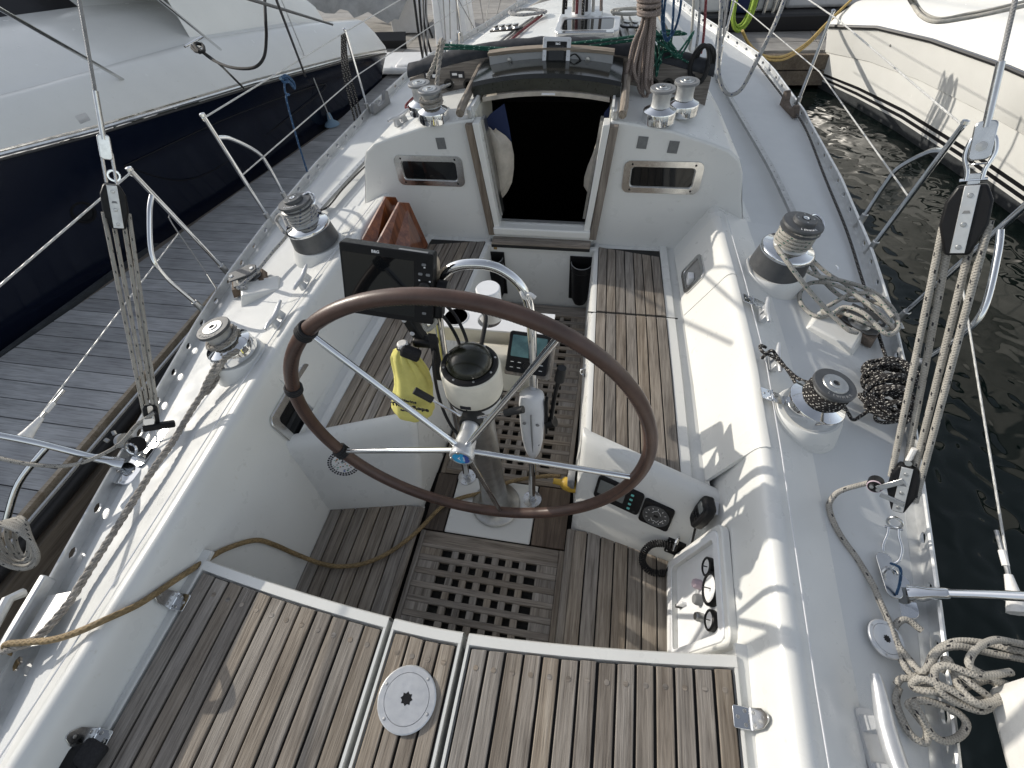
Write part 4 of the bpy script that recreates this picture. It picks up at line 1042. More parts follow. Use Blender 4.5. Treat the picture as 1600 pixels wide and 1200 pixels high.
# chart plotter
PL=frame((-.280,1.10,.665),(1,.02,-.115),(-.03,.30,.95))@Matrix.Diagonal((.93,.88,1,1))
pt=thing('chart_plotter','large black chart plotter with a dark screen mounted left of the compass','chart plotter')
D=lambda a,b,d: PL@Vector((a,b,d))
M().prism(rrect(.318,.268,.008),D,-.045,0).build('case','black_plastic',pt,bevel=.003)
M().prism(rrect(.312,.262,.006),D,.0,.0012).build('bezel','black_plastic',pt,smooth=0)
M().prism(rrect(.245,.215,.002),lambda a,b,d:D(a-.028,b-.004,d),.0013,.002).build('screen','dark_glass',pt,smooth=0)
text('B&G',.014,'print_white','lettering',pt,PL@Matrix.Translation((-.035,.117,.0016)),.0003,bold=.0006)
for b,r in((.095,0),(.06,0),(-.09,0)):
    for a in((.116,.142) if b==.06 else (.128,)): M().prism(rrect(.014,.009,.003),lambda x,y,d:D(x+a,y+b,d),.0012,.0035).build('key','grey_plastic',pt)
rz=PL.to_3x3().normalized()
M().lathe([(.018,0),(.018,.008),(.014,.012),(0,.012)],24,D(.130,.012,.001),rz).build('knob','black_rubber',pt)
M().lathe([(.017,0),(.017,.002),(.009,.002),(.008,.0005)],24,D(.130,-.045,.001),rz).build('key_ring','black_rubber',pt)
for a,b in((.112,-.012),(.148,-.012),(.112,.036),(.148,.036),(.13,.085)): M().prism(rrect(.006,.005,.001),lambda x,y,d:D(x+a,y+b,d),.0013,.0017).build('key_mark','print_white',pt,smooth=0)
M().box(D(.09,.1345,-.01),(.09,.002,.012),rz).build('card_door','grey_plastic',pt)
M().prism(rrect(.30,.24,.03),lambda a,b,d:D(a+.005,b-.02,d),-.10,-.046).build('backing','pale_ply',pt,bevel=.006)
M().cyl(D(.165,-.0,-.04),D(.20,-.0,-.04),.026,18).build('bracket_knob','black_plastic',pt)
M().box(D(.17,-.06,-.04),(.03,.1,.05),rz).build('bracket','black_plastic',pt,bevel=.008)
# cables
def rope(name,mat,label,cat,pts,r,k=8,n=8,group=None,closed=False):
    return tag(M().tube(lift(spl(pts,k,closed),r),r,n,closed).build(name,mat,smooth=70),label,cat,group)
rope('cable','cable_black','black cable running from the cup tray down behind the compass','cable',[(-.05,1.30,.40),(-.02,1.25,.42),(-.015,1.18,.40),(-.02,1.10,.36)],.008)
rope('cable','cable_black','black cable from the plotter back down to the compass housing, left one','cable',[(-.16,1.14,.55),(-.13,1.16,.46),(-.09,1.12,.40),(-.085,1.06,.38)],.006)
rope('cable','cable_black','black cable looping down the port side of the compass housing','cable',[(-.17,1.10,.42),(-.15,1.0,.40),(-.135,.95,.28),(-.10,.92,.16),(-.05,.93,.05)],.006)
rope('cable','cable_black','second black cable from the plotter, right of the left one','cable',[(-.13,1.16,.55),(-.10,1.17,.48),(-.06,1.12,.42),(-.055,1.07,.39)],.006)
# black clamp under the plotter holding the bag
cp=thing('strap_clamp','black webbing clamp and buckle under the chart plotter','clamp',(-.25,1.12,.50))
M().hexa([Vector(p) for p in((-.05,0,.05),(-.02,0,.06),(-.02,.04,.06),(-.05,.04,.05),(.02,-.04,-.09),(.055,-.04,-.07),(.055,0,-.07),(.02,0,-.09))]).build('arm','black_plastic',cp,bevel=.006)
for p in((-.015,-.015,.01),(.012,-.035,-.03)): M().lathe([(.009,0),(.007,.004),(0,.005)],12,p,fy).build('button','pale_plastic',cp)
M().tube(spl([(.06,-.01,.03),(.09,-.03,.05),(.10,-.02,.02),(.07,-.03,-.01),(.06,-.02,.02),(.08,0,.05),(.11,-.01,.03)],6),.009,8).build('cord_knot','rope_plain',cp)
M().box((.085,-.05,-.13),(.028,.008,.24),Matrix.Rotation(R(3),3,'Y')).build('webbing','black_cloth',cp)
M().box((.05,-.03,-.07),(.09,.04,.035)).build('buckle','black_plastic',cp,bevel=.01)
# yellow throw-rope bag
bg=thing('throw_bag','yellow drawstring throw rope bag hanging below the chart plotter','throw bag',(-.27,1.05,.20))
rows=[]; n=40
for r,z,pl_ in((.012,.235,.0),(.018,.222,.12),(.03,.207,.3),(.041,.185,.26),(.052,.15,.17),(.063,.10,.09),(.072,.045,.05),(.080,-.02,.03),(.086,-.08,.03),(.083,-.112,.04),(.068,-.132,.06),(0,-.14,0)):
    rows.append([Vector((r*(1+pl_*math.sin(k*2*math.pi/n*11+z*9))*math.cos(2*math.pi*k/n)*1.0-.15*(.2-z)*.55+.012*math.sin(z*20),r*.8*(1+pl_*.7*math.sin(k*2*math.pi/n*9+1))*math.sin(2*math.pi*k/n)-.1*(.2-z)*.3,z)) for k in range(n)])
M().grid(rows,True).build('bag','yellow_cloth',bg,smooth=80)
M().lathe([(.017,0),(.019,.01),(.019,.028),(.014,.032)],16,(.003,0,.225)).build('toggle','white_tape',bg)
M().box((.03,-.012,.222),(.07,.03,.05),Matrix.Rotation(R(25),3,'Y')).build('top_strap','black_cloth',bg,bevel=.01)
M().torus((.003,0,.238),.02,.005,None,16,6).build('drawstring','rope_black',bg)
def bagtext(s,size,z,x,mt,b):
    text(s,size,mt,'lettering',bg,frame((x-.082*(.2-z)*1.0,-.076-.03*(.2-z)-.003,z),(1,-.02,.0-.10),(0,-.05,1)),.0015,bold=b)
bagtext('Marine',.020,.035,.016,'print_black',.0004); bagtext('ThrowRope',.030,.002,.014,'print_black',.0010); bagtext('RETRIEVAL',.013,-.028,.004,'print_black',.0003)
# ================================================================ winches
def wraps(parent,mat,r,z0,turns,rr,a0=0,three=False,step=None):
    n=int(turns*22); st=step or rr*2.02
    pts=[((r+rr*.9)*math.cos(a0+2*math.pi*i/22),(r+rr*.9)*math.sin(a0+2*math.pi*i/22),z0+rr+st*i/22) for i in range(n+1)]
    if three: return strands(pts,rr,mat,'rope_turns',parent)
    return M().tube(pts,rr,8).build('rope_turns',mat,parent,smooth=70)
def strands(pts,r,mat,name,parent=None,pitch=.085):
    """three-strand laid rope along a dense path"""
    P=[Vector(p) for p in pts]; dense=[P[0]]
    for a,b in zip(P,P[1:]):
        k=max(1,int((b-a).length/(r*.9)))
        for i in range(1,k+1): dense.append(a+(b-a)*(i/k))
    m=M(); L=len(dense)
    T=[(dense[min(i+1,L-1)]-dense[max(i-1,0)]).normalized() for i in range(L)]
    nrm=T[0].orthogonal().normalized(); fr=[]; u=0
    for i in range(L):
        if i: u+=(dense[i]-dense[i-1]).length; nrm=T[i-1].rotation_difference(T[i])@nrm
        nrm=(nrm-T[i]*nrm.dot(T[i])).normalized(); fr.append((nrm.copy(),T[i].cross(nrm),u))
    for s in range(3):
        q=[]
        for p,(n_,b_,u) in zip(dense,fr):
            a=2*math.pi*(u/pitch+s/3); q.append(p+(n_*math.cos(a)+b_*math.sin(a))*r*.52)
        m.tube(q,r*.58,6)
    return m.build(name,mat,parent,smooth=70)
def big_winch(loc,label,rot,mat):
    o=thing('sheet_winch',label,'winch',loc,'large sheet winches on the coamings',(0,R(7 if loc[0]>0 else -7),0))
    M().lathe([(.128,0),(.127,.012),(.118,.085),(.119,.092)],40).build('base','charcoal_metal',o)
    M().lathe([(.119,.092),(.121,.096),(.121,.108),(.112,.116),(.085,.120),(.08,.125)],40).build('skirt','chrome',o,smooth=50)
    M().lathe([(.08,.122),(.066,.132),(.062,.15),(.064,.20),(.068,.212)],32).build('drum','drum_grey',o,smooth=50)
    M().lathe([(.066,.205),(.084,.210),(.088,.216),(.074,.224),(.074,.230),(.088,.237),(.086,.246),(.05,.250),(.048,.262),(.044,.266),(.018,.266),(.017,.255),(0,.255)],36).build('self_tailer','charcoal_metal',o,smooth=30)
    M().lathe([(.012,.0),(.014,.0022),(.008,.0025),(.007,.0),(0,.0)],12,(0,0,.2655)).build('socket','chrome',o)
    for k in range(4): M().lathe([(.004,0),(0,.0012)],7,(.034*math.cos(k*1.57),.034*math.sin(k*1.57),.266)).build('screw','worn_steel',o)
    for k,ch in enumerate('LEWMAR'):
        a=R(250+k*11); text(ch,.015,'print_white','lettering',o,frame((.067*math.cos(a),.067*math.sin(a),.2485),(-math.sin(a),math.cos(a),0),(-math.cos(a),-math.sin(a),.02)),.0008)
    M().tube(spl([(.03,.052,.248),(.06,.068,.252),(.092,.05,.24),(.10,.02,.222),(.085,.0,.212)],5),.006,8).build('feeder_arm','chrome',o)
    wraps(o,mat,.066,.128,5.2,.0085,R(30))
    return o
bwS=big_winch((1.205,2.07,.116),'large chrome and charcoal winch wrapped with green flecked rope, starboard coaming',R(15),'rope_green_fleck')
bwP=big_winch((-1.205,2.07,.116),'large chrome and charcoal winch wrapped with blue flecked rope, port coaming',R(160),'rope_blue_fleck')
def small_winch(loc,label,group,r=.10,h=.15,rc=.071,rot=0,ropemat=None,turns=3,three=False,rr=.008,tilt=0):
    o=thing('halyard_winch' if r<.09 else 'aft_winch',label,'winch',loc,group,(0,R(tilt),0))
    M().lathe([(r*1.0,0),(r*1.0,.006),(r*.985,.02),(r*.98,h*.30),(r*.96,h*.335)],40).build('base','chrome',o,smooth=50)
    M().lathe([(r*.96,h*.335),(r*.93,h*.35),(r*.62,h*.43),(r*.58,h*.46)],40).build('flare','chrome',o,smooth=60)
    M().lathe([(r*.60,h*.42),(r*.56,h*.46),(r*.52,h*.6),(r*.535,h*.85),(r*.58,h*.9)],32).build('drum','drum_grey',o,smooth=60)
    M().lathe([(r*.58,h*.89),(rc,h*.92),(rc,h*.985),(rc*.96,h),(rc*.6,h)],40).build('crown','charcoal_metal' if r>.09 else 'grey_plastic',o)
    M().lathe([(rc*.6,h),(rc*.58,h+.003),(rc*.3,h+.003),(rc*.28,h+.006),(rc*.16,h+.006),(rc*.15,h-.004),(0,h-.004)],28).build('cap','worn_steel',o)
    if r>.09:
        for k,ch in enumerate('LEWMAR'):
            a=R(-125+k*16); text(ch,.014,'grey_plastic','lettering',o,frame((rc*.8*math.cos(a),rc*.8*math.sin(a),h+.0006),(-math.sin(a),math.cos(a),0),(-math.cos(a),-math.sin(a),0)),.0006,bold=.0004)
    if ropemat: wraps(o,ropemat,r*.55,h*.42,turns,rr,R(40),three)
    return o
awS=small_winch((1.172,1.19,.145),'chrome winch wrapped with black white flecked rope, starboard coaming','small winches at the aft coamings',ropemat='rope_black',turns=3.2,tilt=9)
awP=small_winch((-1.172,1.19,.145),'chrome winch with grey three strand rope on it, port coaming','small winches at the aft coamings',ropemat='rope_three_strand',turns=1.4,three=True,rr=.011,tilt=-9)
RG='halyard winches on the cabin roof'
for x,y,l,rp in((.584,2.62,'shiny halyard winch nearest the companionway, starboard side of the roof',None),(.706,2.77,'halyard winch standing behind another, starboard side of the roof',None),(-.582,2.60,'halyard winch wrapped with white rope, port side of the roof','rope_three_strand'),(-.69,2.75,'halyard winch farther forward, port side of the roof beside red rope',None)):
    small_winch((x,y,.555-.02*(abs(x)>.6)),l,RG,.082,.15,.06,0,rp,2.2,True,.010)
# ------------------------------------------------------------ stanchions, gates, wires
def stan_foot(o,b,d):
    q=Vector(d).to_track_quat('Z','Y').to_matrix(); M().lathe([(.024,0),(.021,.01),(.0175,.02),(.0165,.085),(.014,.088)],18,b,q).build('socket','worn_steel',o)
    M().box(Vector(b)+Vector((0,0,-.004)),(.06,.075,.012)).build('foot','worn_steel',o,bevel=.003)
def gate(s,b,t,br,label):
    o=thing('gate_stanchion',label,'stanchion',(0,0,0),'gate stanchions with bent braces')
    f=lambda p: Vector((s*p[0],p[1],p[2]))
    M().tube([f(b),f(t)],.0125,12).build('post','chrome',o)
    M().tube(spl([f(p) for p in br],8),.0115,12).build('brace','chrome',o,smooth=60)
    M().lathe([(.0125,-.004),(.016,0),(.014,.012),(0,.016)],14,f(t)).build('cap','chrome',o)
    M().torus(f((t[0],t[1],t[2]-.012)),.014,.004,Matrix.Rotation(R(90),3,'Y'),14,6).build('wire_eye','chrome',o)
    stan_foot(o,f(b),f(t)-f(b)); stan_foot(o,f(br[-1]),f(br[-2])-f(br[-1]))
    return o
AB=[(1.755,1.92,-.045),(1.79,1.79,.65),[(1.786,1.815,.52),(1.775,1.73,.47),(1.77,1.60,.33),(1.76,1.575,.22),(1.735,1.59,.08),(1.70,1.60,-.045)]]
FB=[(1.775,2.46,-.045),(1.80,2.385,.65),[(1.798,2.40,.53),(1.798,2.50,.48),(1.80,2.66,.33),(1.80,2.70,.22),(1.792,2.71,.05),(1.785,2.71,-.045)]]
gate(-1,*AB,'chrome gate post with bent brace at the port rail, nearer one'); gate(-1,*FB,'chrome gate post with bent brace at the port rail, farther one')
gate(1,*AB,'chrome gate post with bent brace at the starboard rail, nearer one over water'); gate(1,*FB,'chrome gate post with bent brace at the starboard rail, farther one')
def stanchion(s,y,label,h=.62):
    x=xr(y); o=thing('stanchion',label,'stanchion',(s*(x-.005),y,zr(y)),'straight stanchions along the rails')
    M().tube([(0,0,0),(s*.012,0,h)],.0115,12).build('post','chrome',o); stan_foot(o,Vector((0,0,0)),Vector((s*.02,0,1)))
    M().lathe([(.0115,-.002),(.014,.004),(0,.012)],12,(s*.012,0,h)).build('cap','chrome',o); return o
stanchion(-1,4.2,'straight chrome stanchion with black cords hanging, port rail'); stanchion(1,4.36,'straight chrome stanchion beside the wooden chock, starboard rail'); stanchion(1,6.0,'straight stanchion carrying the lime hose, starboard rail'); stanchion(-1,6.0,'straight chrome stanchion farthest forward on the port rail')
def wire(name,label,pts,r=.0035,mat='wire_white',cat='lifeline',grp=None): return tag(M().tube([Vector(p) for p in pts],r,6).build(name,mat),label,cat,grp)
LG='lifeline wires'
for s,w_ in((-1,'port'),(1,'starboard')):
    P=[(s*1.80,2.385,.64),(s*1.775,4.22,.56),(s*1.40,6.0,.60),(s*.5,8.4,.75)]
    wire('lifeline','upper white lifeline running forward along the %s rail'%w_,P,.0045,grp=LG)
    wire('lifeline','lower lifeline running forward along the %s rail'%w_,[(s*1.787,2.42,.30)]+[(p[0],p[1],p[2]*.48-.01) for p in P[1:]],.004,grp=LG)
wire('lifeline','upper lifeline from the port gate post aft, left edge',[(-1.79,1.79,.64),(-1.78,1.0,.60),(-1.6,.2,.56)],.0045,grp=LG)
wire('lifeline','lower lifeline with white taped end above the grey dock, port side',[(-1.78,1.81,.31),(-1.74,.72,.185)],.0033,grp=LG)
wire('lifeline','lower lifeline with taped end over the water, starboard side',[(1.78,1.81,.31),(1.63,.66,.085)],.0035,grp=LG)
wire('lifeline','upper lifeline from the starboard gate post aft, right edge',[(1.79,1.79,.64),(1.78,1.0,.60),(1.6,.2,.56)],.0045,grp=LG)
for s,c,d,l in((-1,Vector((-1.735,.70,.18)),Vector((-.02,-1,-.1)),'white taped lifeline end fitting at the port pushpit'),(1,Vector((1.63,.66,.085)),Vector((-.06,-1,-.15)),'white taped lifeline end fitting at the starboard pushpit')):
    d=d.normalized(); o=thing('lifeline_end',l,'wire fitting',(0,0,0),'taped lifeline ends')
    M().cyl(c-d*.16,c-d*.02,.006,10).build('terminal','worn_steel',o)
    M().tube([c-d*.03,c,c+d*.04,c+d*.075],lambda t:.010+.022*t**1.5*(1+.2*math.sin(t*17)),9).build('tape_wrap','white_tape',o,smooth=60)
    M().tube([c-d*.10,c-d*.055],.009,9).build('tape_wrap','white_tape',o)
hk=thing('gate_hook','pelican hook on a short wire hanging from the port gate post','hook',(0,0,0))
M().tube(spl([(-1.785,1.83,.40),(-1.77,1.80,.37),(-1.72,1.76,.12),(-1.70,1.74,.03)],6),.003,6).build('wire','wire_steel',hk)
M().cyl((-1.712,1.752,.10),(-1.698,1.737,.015),.007,10).build('terminal','chrome',hk); M().torus((-1.695,1.733,-.005),.014,.0035,Matrix.Rotation(R(90),3,'Y'),14,6,.5,5.2).build('hook','chrome',hk)
# pushpit rails
def pushpit(s,pts,label,extra=None):
    o=thing('pushpit_rail',label,'rail')
    M().tube(spl(pts,8),.0135,14).build('tube','chrome',o,smooth=60)
    if extra: M().tube(spl(extra,6),.012,12).build('stay','chrome',o)
    b=Vector(pts[0]); d=(Vector(pts[1])-b).normalized(); q=d.to_track_quat('Z','Y').to_matrix()
    M().lathe([(.026,-.03),(.024,0),(.018,.02),(.017,.06),(.0145,.065)],18,b,q).build('socket','chrome',o)
    M().prism(rrect(.10,.14,.03),lambda a,c,e:Vector((b.x-s*.05+a,b.y+c,zr(b.y)+.018+e-s*.0*a)),0,.008).build('base_plate','chrome',o,bevel=.003)
    return o
pushpit(1,[(1.425,.625,.015),(1.48,.62,.06),(1.60,.60,.17),(1.75,.56,.32),(1.9,.5,.5)],'chrome pushpit tube rising from its flange over the water, starboard')
pushpit(-1,[(-1.475,.66,.02),(-1.53,.645,.08),(-1.65,.615,.205),(-1.78,.57,.33),(-1.95,.5,.5)],'chrome pushpit tube rising from the port rail over the grey dock',[(-1.615,.625,.17),(-1.72,.50,.08),(-1.80,.38,-.05)])
# ------------------------------------------------------------ running backstay tackles
TB=lambda s,z: Vector((s*(1.40-.16*z),.80+.52*z,z))
def blockframe(s,z):
    d=(TB(s,z+.1)-TB(s,z)).normalized(); v=(CAM-TB(s,z)).normalized(); x=d.cross(v).normalized(); return d,x,x.cross(d).normalized()
def tackle_block(s,z0,z1,label,hw=.036,taper=.75):
    o=thing('tackle_block',label,'pulley block')
    d,x,n=blockframe(s,(z0+z1)/2); c=TB(s,(z0+z1)/2); h=(z1-z0)/2*1.15
    F=lambda a,b,e: c+x*a+d*b+n*e
    out=[(-hw*.62,h),(hw*.62,h),(hw*1.0,h*.55),(hw*1.05,-h*.1),(hw*taper*.8,-h),(-hw*taper*.8,-h),(-hw*1.05,-h*.1),(-hw*1.0,h*.55)]
    M().prism(out,F,-.018,.018).build('cheeks','black_plastic',o,bevel=.006)
    M().prism([(-.014,h*.99),(.014,h*.99),(.014,-h*.93),(-.014,-h*.93)],F,.0185,.0215).build('strap','aluminium',o,bevel=.001)
    q=Matrix((x,d,n)).transposed()
    for b in(.72,-.1,-.75): M().lathe([(.006,0),(.005,.002),(0,.0025)],10,F(0,h*b,.0215),q).build('rivet','worn_steel',o)
    M().lathe([(hw*.95,-.010),(hw*.8,0),(hw*.95,.010)],24,F(0,h*.3,0),q).build('sheave','grey_plastic',o)
    M().prism([(-.008,-.003),(.008,-.003),(.005,.004),(-.005,.004)],lambda a,b,e:F(a,b-h*.05 if False else b+h*.25,e),.0217,.0222).build('mark','grey_plastic',o,smooth=0)
    return o,F,h
def shackle(o,a,b,w_,mat='stainless'):
    a,b=Vector(a),Vector(b); d=(b-a).normalized(); v=(CAM-a).normalized(); x=d.cross(v).normalized(); L=(b-a).length
    pts=[a-x*w_*.55,a-x*w_*.6+d*L*.2,a-x*w_+d*L*.55,a-x*w_*.75+d*L*.88,a+d*L,a+x*w_*.75+d*L*.88,a+x*w_+d*L*.55,a+x*w_*.6+d*L*.2,a+x*w_*.55]
    M().tube(spl(pts,5),w_*.2,8).build('shackle','%s'%mat,o,smooth=60); M().cyl(a-x*w_*1.0,a+x*w_*.95,w_*.16,8).build('shackle_pin',mat,o)
# starboard upper
uS,F,h=tackle_block(1,.80,.945,'black tackle block with a steel strap under the wire, starboard side',.044,.7)
top=F(0,h,0); shackle(uS,TB(1,.955),TB(1,1.045),.026,'chrome')
M().hexa([F(a,b,e) for e in(-.003,.003) for a,b in((-.012,h*.9),(.012,h*.9),(.012,h+.025),(-.012,h+.025))]).build('tang','stainless',uS,bevel=.002)
w_=thing('backstay_wire','thick wire with a swaged end above the starboard tackle block','wire')
M().tube([TB(1,1.12),TB(1,1.9),TB(1,4)],.0052,8).build('wire','wire_steel',w_); M().tube([TB(1,1.055),TB(1,1.17)],.0085,12).build('swage','stainless',w_)
d,x,n=blockframe(1,1.03); F2=lambda a,b,e: TB(1,1.03)+x*a+d*b+n*e
M().prism(rrect(.042,.085,.012),F2,-.006,.006).build('eye','stainless',w_,bevel=.003); M().lathe([(.011,0),(.011,.006),(0,.007)],16,F2(0,-.012,.006),Matrix((x,d,n)).transposed()).build('pin','worn_steel',w_)
M().torus(F2(-.0,-.05,.004),.014,.0018,Matrix((x,n,-d)).transposed(),18,5).build('split_ring','stainless',w_)
# starboard lower
lS,F3,h3=tackle_block(1,.10,.245,'lower black tackle block with a red cam cleat, starboard deck',.036,.55)
q3=Matrix((blockframe(1,.17)[1],blockframe(1,.17)[0],blockframe(1,.17)[2])).transposed()
for a,b in(((-.062,-.012),(0,.038)),((-.05,-.03),(.012,-.045))):
    p,r_=Vector(a),Vector(b); t=(r_-p).normalized(); nn=Vector((-t.y,t.x))*.009
    M().prism([tuple(p+nn),tuple(p-nn),tuple(r_-nn),tuple(r_+nn)],F3,.022,.025).build('cam_arm','stainless',lS,bevel=.002)
M().lathe([(.022,-.02),(.023,.012),(.019,.018),(0,.018)],20,F3(-.068,-.012,0),q3).build('cam_body','black_plastic',lS); M().torus(F3(-.068,-.012,.015),.019,.003,q3,20,6).build('cam_ring','mauve_plastic',lS)
for a,b in((-.075,-.008),(-.058,-.014)): M().lathe([(.007,.018),(.006,.03),(0,.03)],6,F3(a,b,0),q3).build('cam_bolt','worn_steel',lS)
M().lathe([(.009,0),(.009,.03),(0,.03)],10,F3(0,h3+.012,-.015),q3).build('becket','stainless',lS)
M().tube([F3(-.002,h3+.015,.002),F3(.006,h3+.06,.004)],.008,8).build('becket_whipping','white_tape',lS)
M().torus(TB(1,.055),.019,.0045,Matrix((blockframe(1,.05)[1],blockframe(1,.05)[0],blockframe(1,.05)[2])).transposed(),20,8).build('swivel_ring','stainless',lS)
shackle(lS,TB(1,.035),Vector((1.385,.72,-.015)),.024,'chrome')
cpS=thing('chainplate','steel chainplate on the starboard side deck holding the tackle','chainplate',(1.345,.665,.012))
M().prism(rrect(.05,.14,.022),lambda a,b,d:Vector((a,b,.006-.1*a+d)),0,.006).build('plate','stainless',cpS,bevel=.002); M().torus((0,-.01,.012),.03,.007,Matrix.Rotation(R(90),3,'Y')@Matrix.Rotation(R(0),3,'Z'),20,8,0,math.pi).build('bail','chrome',cpS)
M().tube(spl([(-.01,.02,.05),(0,.0,.07),(.006,-.03,.04),(.0,-.06,.015)],4),.004,6).build('lashing','rope_blue',cpS)
def fall(s,xo0,xo1,z0,z1,e=0,lab='',r=.0088):
    d,x,n=blockframe(s,.5); tag(M().tube([TB(s,z0)+x*xo0+n*e,TB(s,(z0+z1)/2)+x*(xo0+xo1)/2+n*e,TB(s,z1)+x*xo1+n*e],r,10).build('tackle_rope','rope_tackle',smooth=70),lab,'rope','tackle ropes')
fall(1,-.034,-.038,.20,.86,0,'leftmost pale flecked rope of the starboard tackle')
fall(1,-.004,-.02,.24,.83,-.012,'second pale flecked rope from the left in the starboard tackle')
fall(1,.018,.022,.23,.85,-.006,'third pale flecked rope from the left in the starboard tackle')
fall(1,.036,.046,.14,.87,.004,'rightmost pale flecked rope of the starboard tackle')
# port tackle
uP,F,h=tackle_block(-1,.755,.88,'black tackle block with a steel strap under the wire, port side',.034,.72)
w_=thing('backstay_wire','thick wire with a swaged end above the port tackle block','wire')
M().tube([TB(-1,1.06),TB(-1,1.9),TB(-1,4)],.0050,8).build('wire','wire_steel',w_); M().tube([TB(-1,1.0),TB(-1,1.12)],.008,12).build('swage','stainless',w_)
d,x,n=blockframe(-1,.98); F2=lambda a,b,e: TB(-1,.98)+x*a+d*b+n*e
M().prism(rrect(.034,.075,.010),F2,-.006,.006).build('eye','stainless',w_,bevel=.003)
for sx in(-.012,.014): M().tube([TB(-1,.885)+x*sx,TB(-1,.965)+x*sx],.005,8).build('toggle','stainless',w_)
M().torus(TB(-1,.905)+x*.01,.016,.004,Matrix((x,d,n)).transposed(),18,6).build('ring','chrome',w_)
for a,b,z0,z1,l in((-.022,-.034,.10,.80,'leftmost'),(-.006,-.012,.12,.76,'second from left'),(.010,.016,.12,.77,'third from left'),(.022,.034,.10,.80,'rightmost')):
    fall(-1,a,b,z0,z1,0,'%s thin flecked rope of the port tackle'%l,.0066)
lP=thing('tackle_block','small black block with a jammer at the foot of the port tackle','pulley block')
d,x,n=blockframe(-1,.08); c=TB(-1,.10); F4=lambda a,b,e:c+x*a+d*b+n*e
M().prism(rrect(.05,.10,.02),F4,-.014,.014).build('cheeks','black_plastic',lP,bevel=.005); M().prism(rrect(.018,.10,.006),F4,.0145,.0175).build('strap','stainless',lP)
M().prism(rrect(.11,.026,.008),lambda a,b,e:F4(a+.02,b-.045,e),.01,.035).build('jammer','black_plastic',lP,bevel=.004); M().prism(rrect(.035,.028,.006),lambda a,b,e:F4(a-.012,b-.015,e),.0176,.03).build('jammer_plate','chrome',lP)
shackle(lP,TB(-1,.045),Vector((-1.41,.76,-.01)),.02,'chrome')
cpP=thing('turning_block','chrome turning block lying at the port rail beside the pushpit foot','pulley block',(-1.475,.735,.03))
M().box((0,0,0),(.06,.03,.075),Matrix.Rotation(R(35),3,'Y')).build('cheek','chrome',cpP,bevel=.008); M().lathe([(.03,-.012),(.022,0),(.03,.012)],24,(.015,.005,.03),Matrix.Rotation(R(70),3,'Y')).build('sheave','worn_steel',cpP)
M().lathe([(.032,-.008),(.032,.008)],22,(.05,.01,.0),Matrix.Rotation(R(60),3,'Y')).build('sheave','black_plastic',cpP); M().prism(rrect(.05,.19,.02),lambda a,b,d:Vector((a+.08,b+.03,-.045+d+.2*a)),0,.007).build('plate','stainless',cpP,bevel=.002)
M().cyl((-.03,.02,.04),(-.04,.03,.05),.008,6).build('bolt','worn_steel',cpP); M().cyl((-.028,-.015,.045),(-.04,-.012,.055),.008,6).build('bolt','worn_steel',cpP)
M().torus((.065,-.02,.02),.022,.005,Matrix.Rotation(R(60),3,'X'),18,6).build('ring','chrome',cpP)
rope('control_line','rope_tackle','flecked rope curving from the port tackle out past the left edge','rope',[TB(-1,.12)+Vector((.03,-.01,.0)),(-1.41,.80,.10),(-1.44,.70,.085),(-1.52,.60,.10),(-1.62,.56,.13),(-1.75,.55,.16),(-1.95,.56,.2)],.0075)
# ------------------------------------------------------------ sheet blocks, cleats, chocks
def sheet_block(s,label):
    o=thing('foot_block',label,'turning block',(s*1.53,1.80,.028),'sheet turning blocks on wooden pads',(0,R(s*8),R(s*-32)))
    M().hexa([Vector(p) for p in((-.10,-.06,-.03),(.10,-.06,-.03),(.10,.06,-.03),(-.10,.06,-.03),(-.085,-.05,.012),(.09,-.055,.008),(.09,.055,.008),(-.085,.05,.012))]).build('pad','teak_dark',o,bevel=.004)
    for z in(.012,.052): M().prism([(-.07,-.04),(.05,-.05),(.085,-.02),(.085,.02),(.05,.05),(-.07,.04)],lambda a,b,d:Vector((a,b,z+d)),0,.009).build('cheek','charcoal_metal',o,bevel=.003)
    M().lathe([(.05,.0),(.036,.012),(.036,.018),(.05,.03)],28,(.0,0,.021)).build('sheave','worn_steel',o)
    for p in((-.055,0,.062),(.06,.0,.062)): M().lathe([(.012,0),(.01,.004),(0,.004)],12,p).build('bolt','stainless',o)
    return o
sheet_block(1,'sheet turning block under piled rope on its wooden pad, starboard rail'); sheet_block(-1,'sheet turning block on its wooden pad at the port rail')
def cleat(c,yaw,L,label,tilt=0):
    o=thing('jam_cleat',label,'cleat',c,'cleats on the coamings',(0,tilt,yaw))
    P=spl([(0,-L/2,.040),(0,-L*.3,.040),(0,-L*.12,.034),(0,L*.12,.034),(0,L*.3,.040),(0,L/2,.046)],6)
    M().tube(P,lambda t:.011*(1-.62*abs(2*t-1)**2.2)+.002,10).build('horns','silver_paint',o,smooth=60)
    for y in(-.16,.16): M().hexa([Vector((x,L*y+q,z)) for z,k in((0,1.4),(.034,1.)) for x,q in((-.009*k,-.014*k),(.009*k,-.014*k),(.009*k,.014*k),(-.009*k,.014*k))]).build('leg','silver_paint',o,bevel=.003)
    M().prism(rrect(.03,L*.55,.01),lambda a,b,d:Vector((a,b,d)),-.004,.003).build('base','silver_paint',o)
    return o
for s in(1,-1):
    for y,l in((1.70,'forward'),(1.42,'aft')):
        side='starboard' if s>0 else 'port'
        lab={'starboardforward':'silver cleat on the starboard coaming just aft of the large winch','starboardaft':'silver cleat with black flecked line made fast, starboard coaming','portforward':'silver horn cleat by the large winch, port coaming','portaft':'silver horn cleat nearer the small winch, port coaming'}[side+l]
        cleat((s*1.085,y,.128),R(s*-6),.19 if s<0 else .15,lab,R(s*18))
cleat((-.83,2.72,.488),R(-25),.17,'slim silver cleat on the port cabin roof shoulder',R(-12))
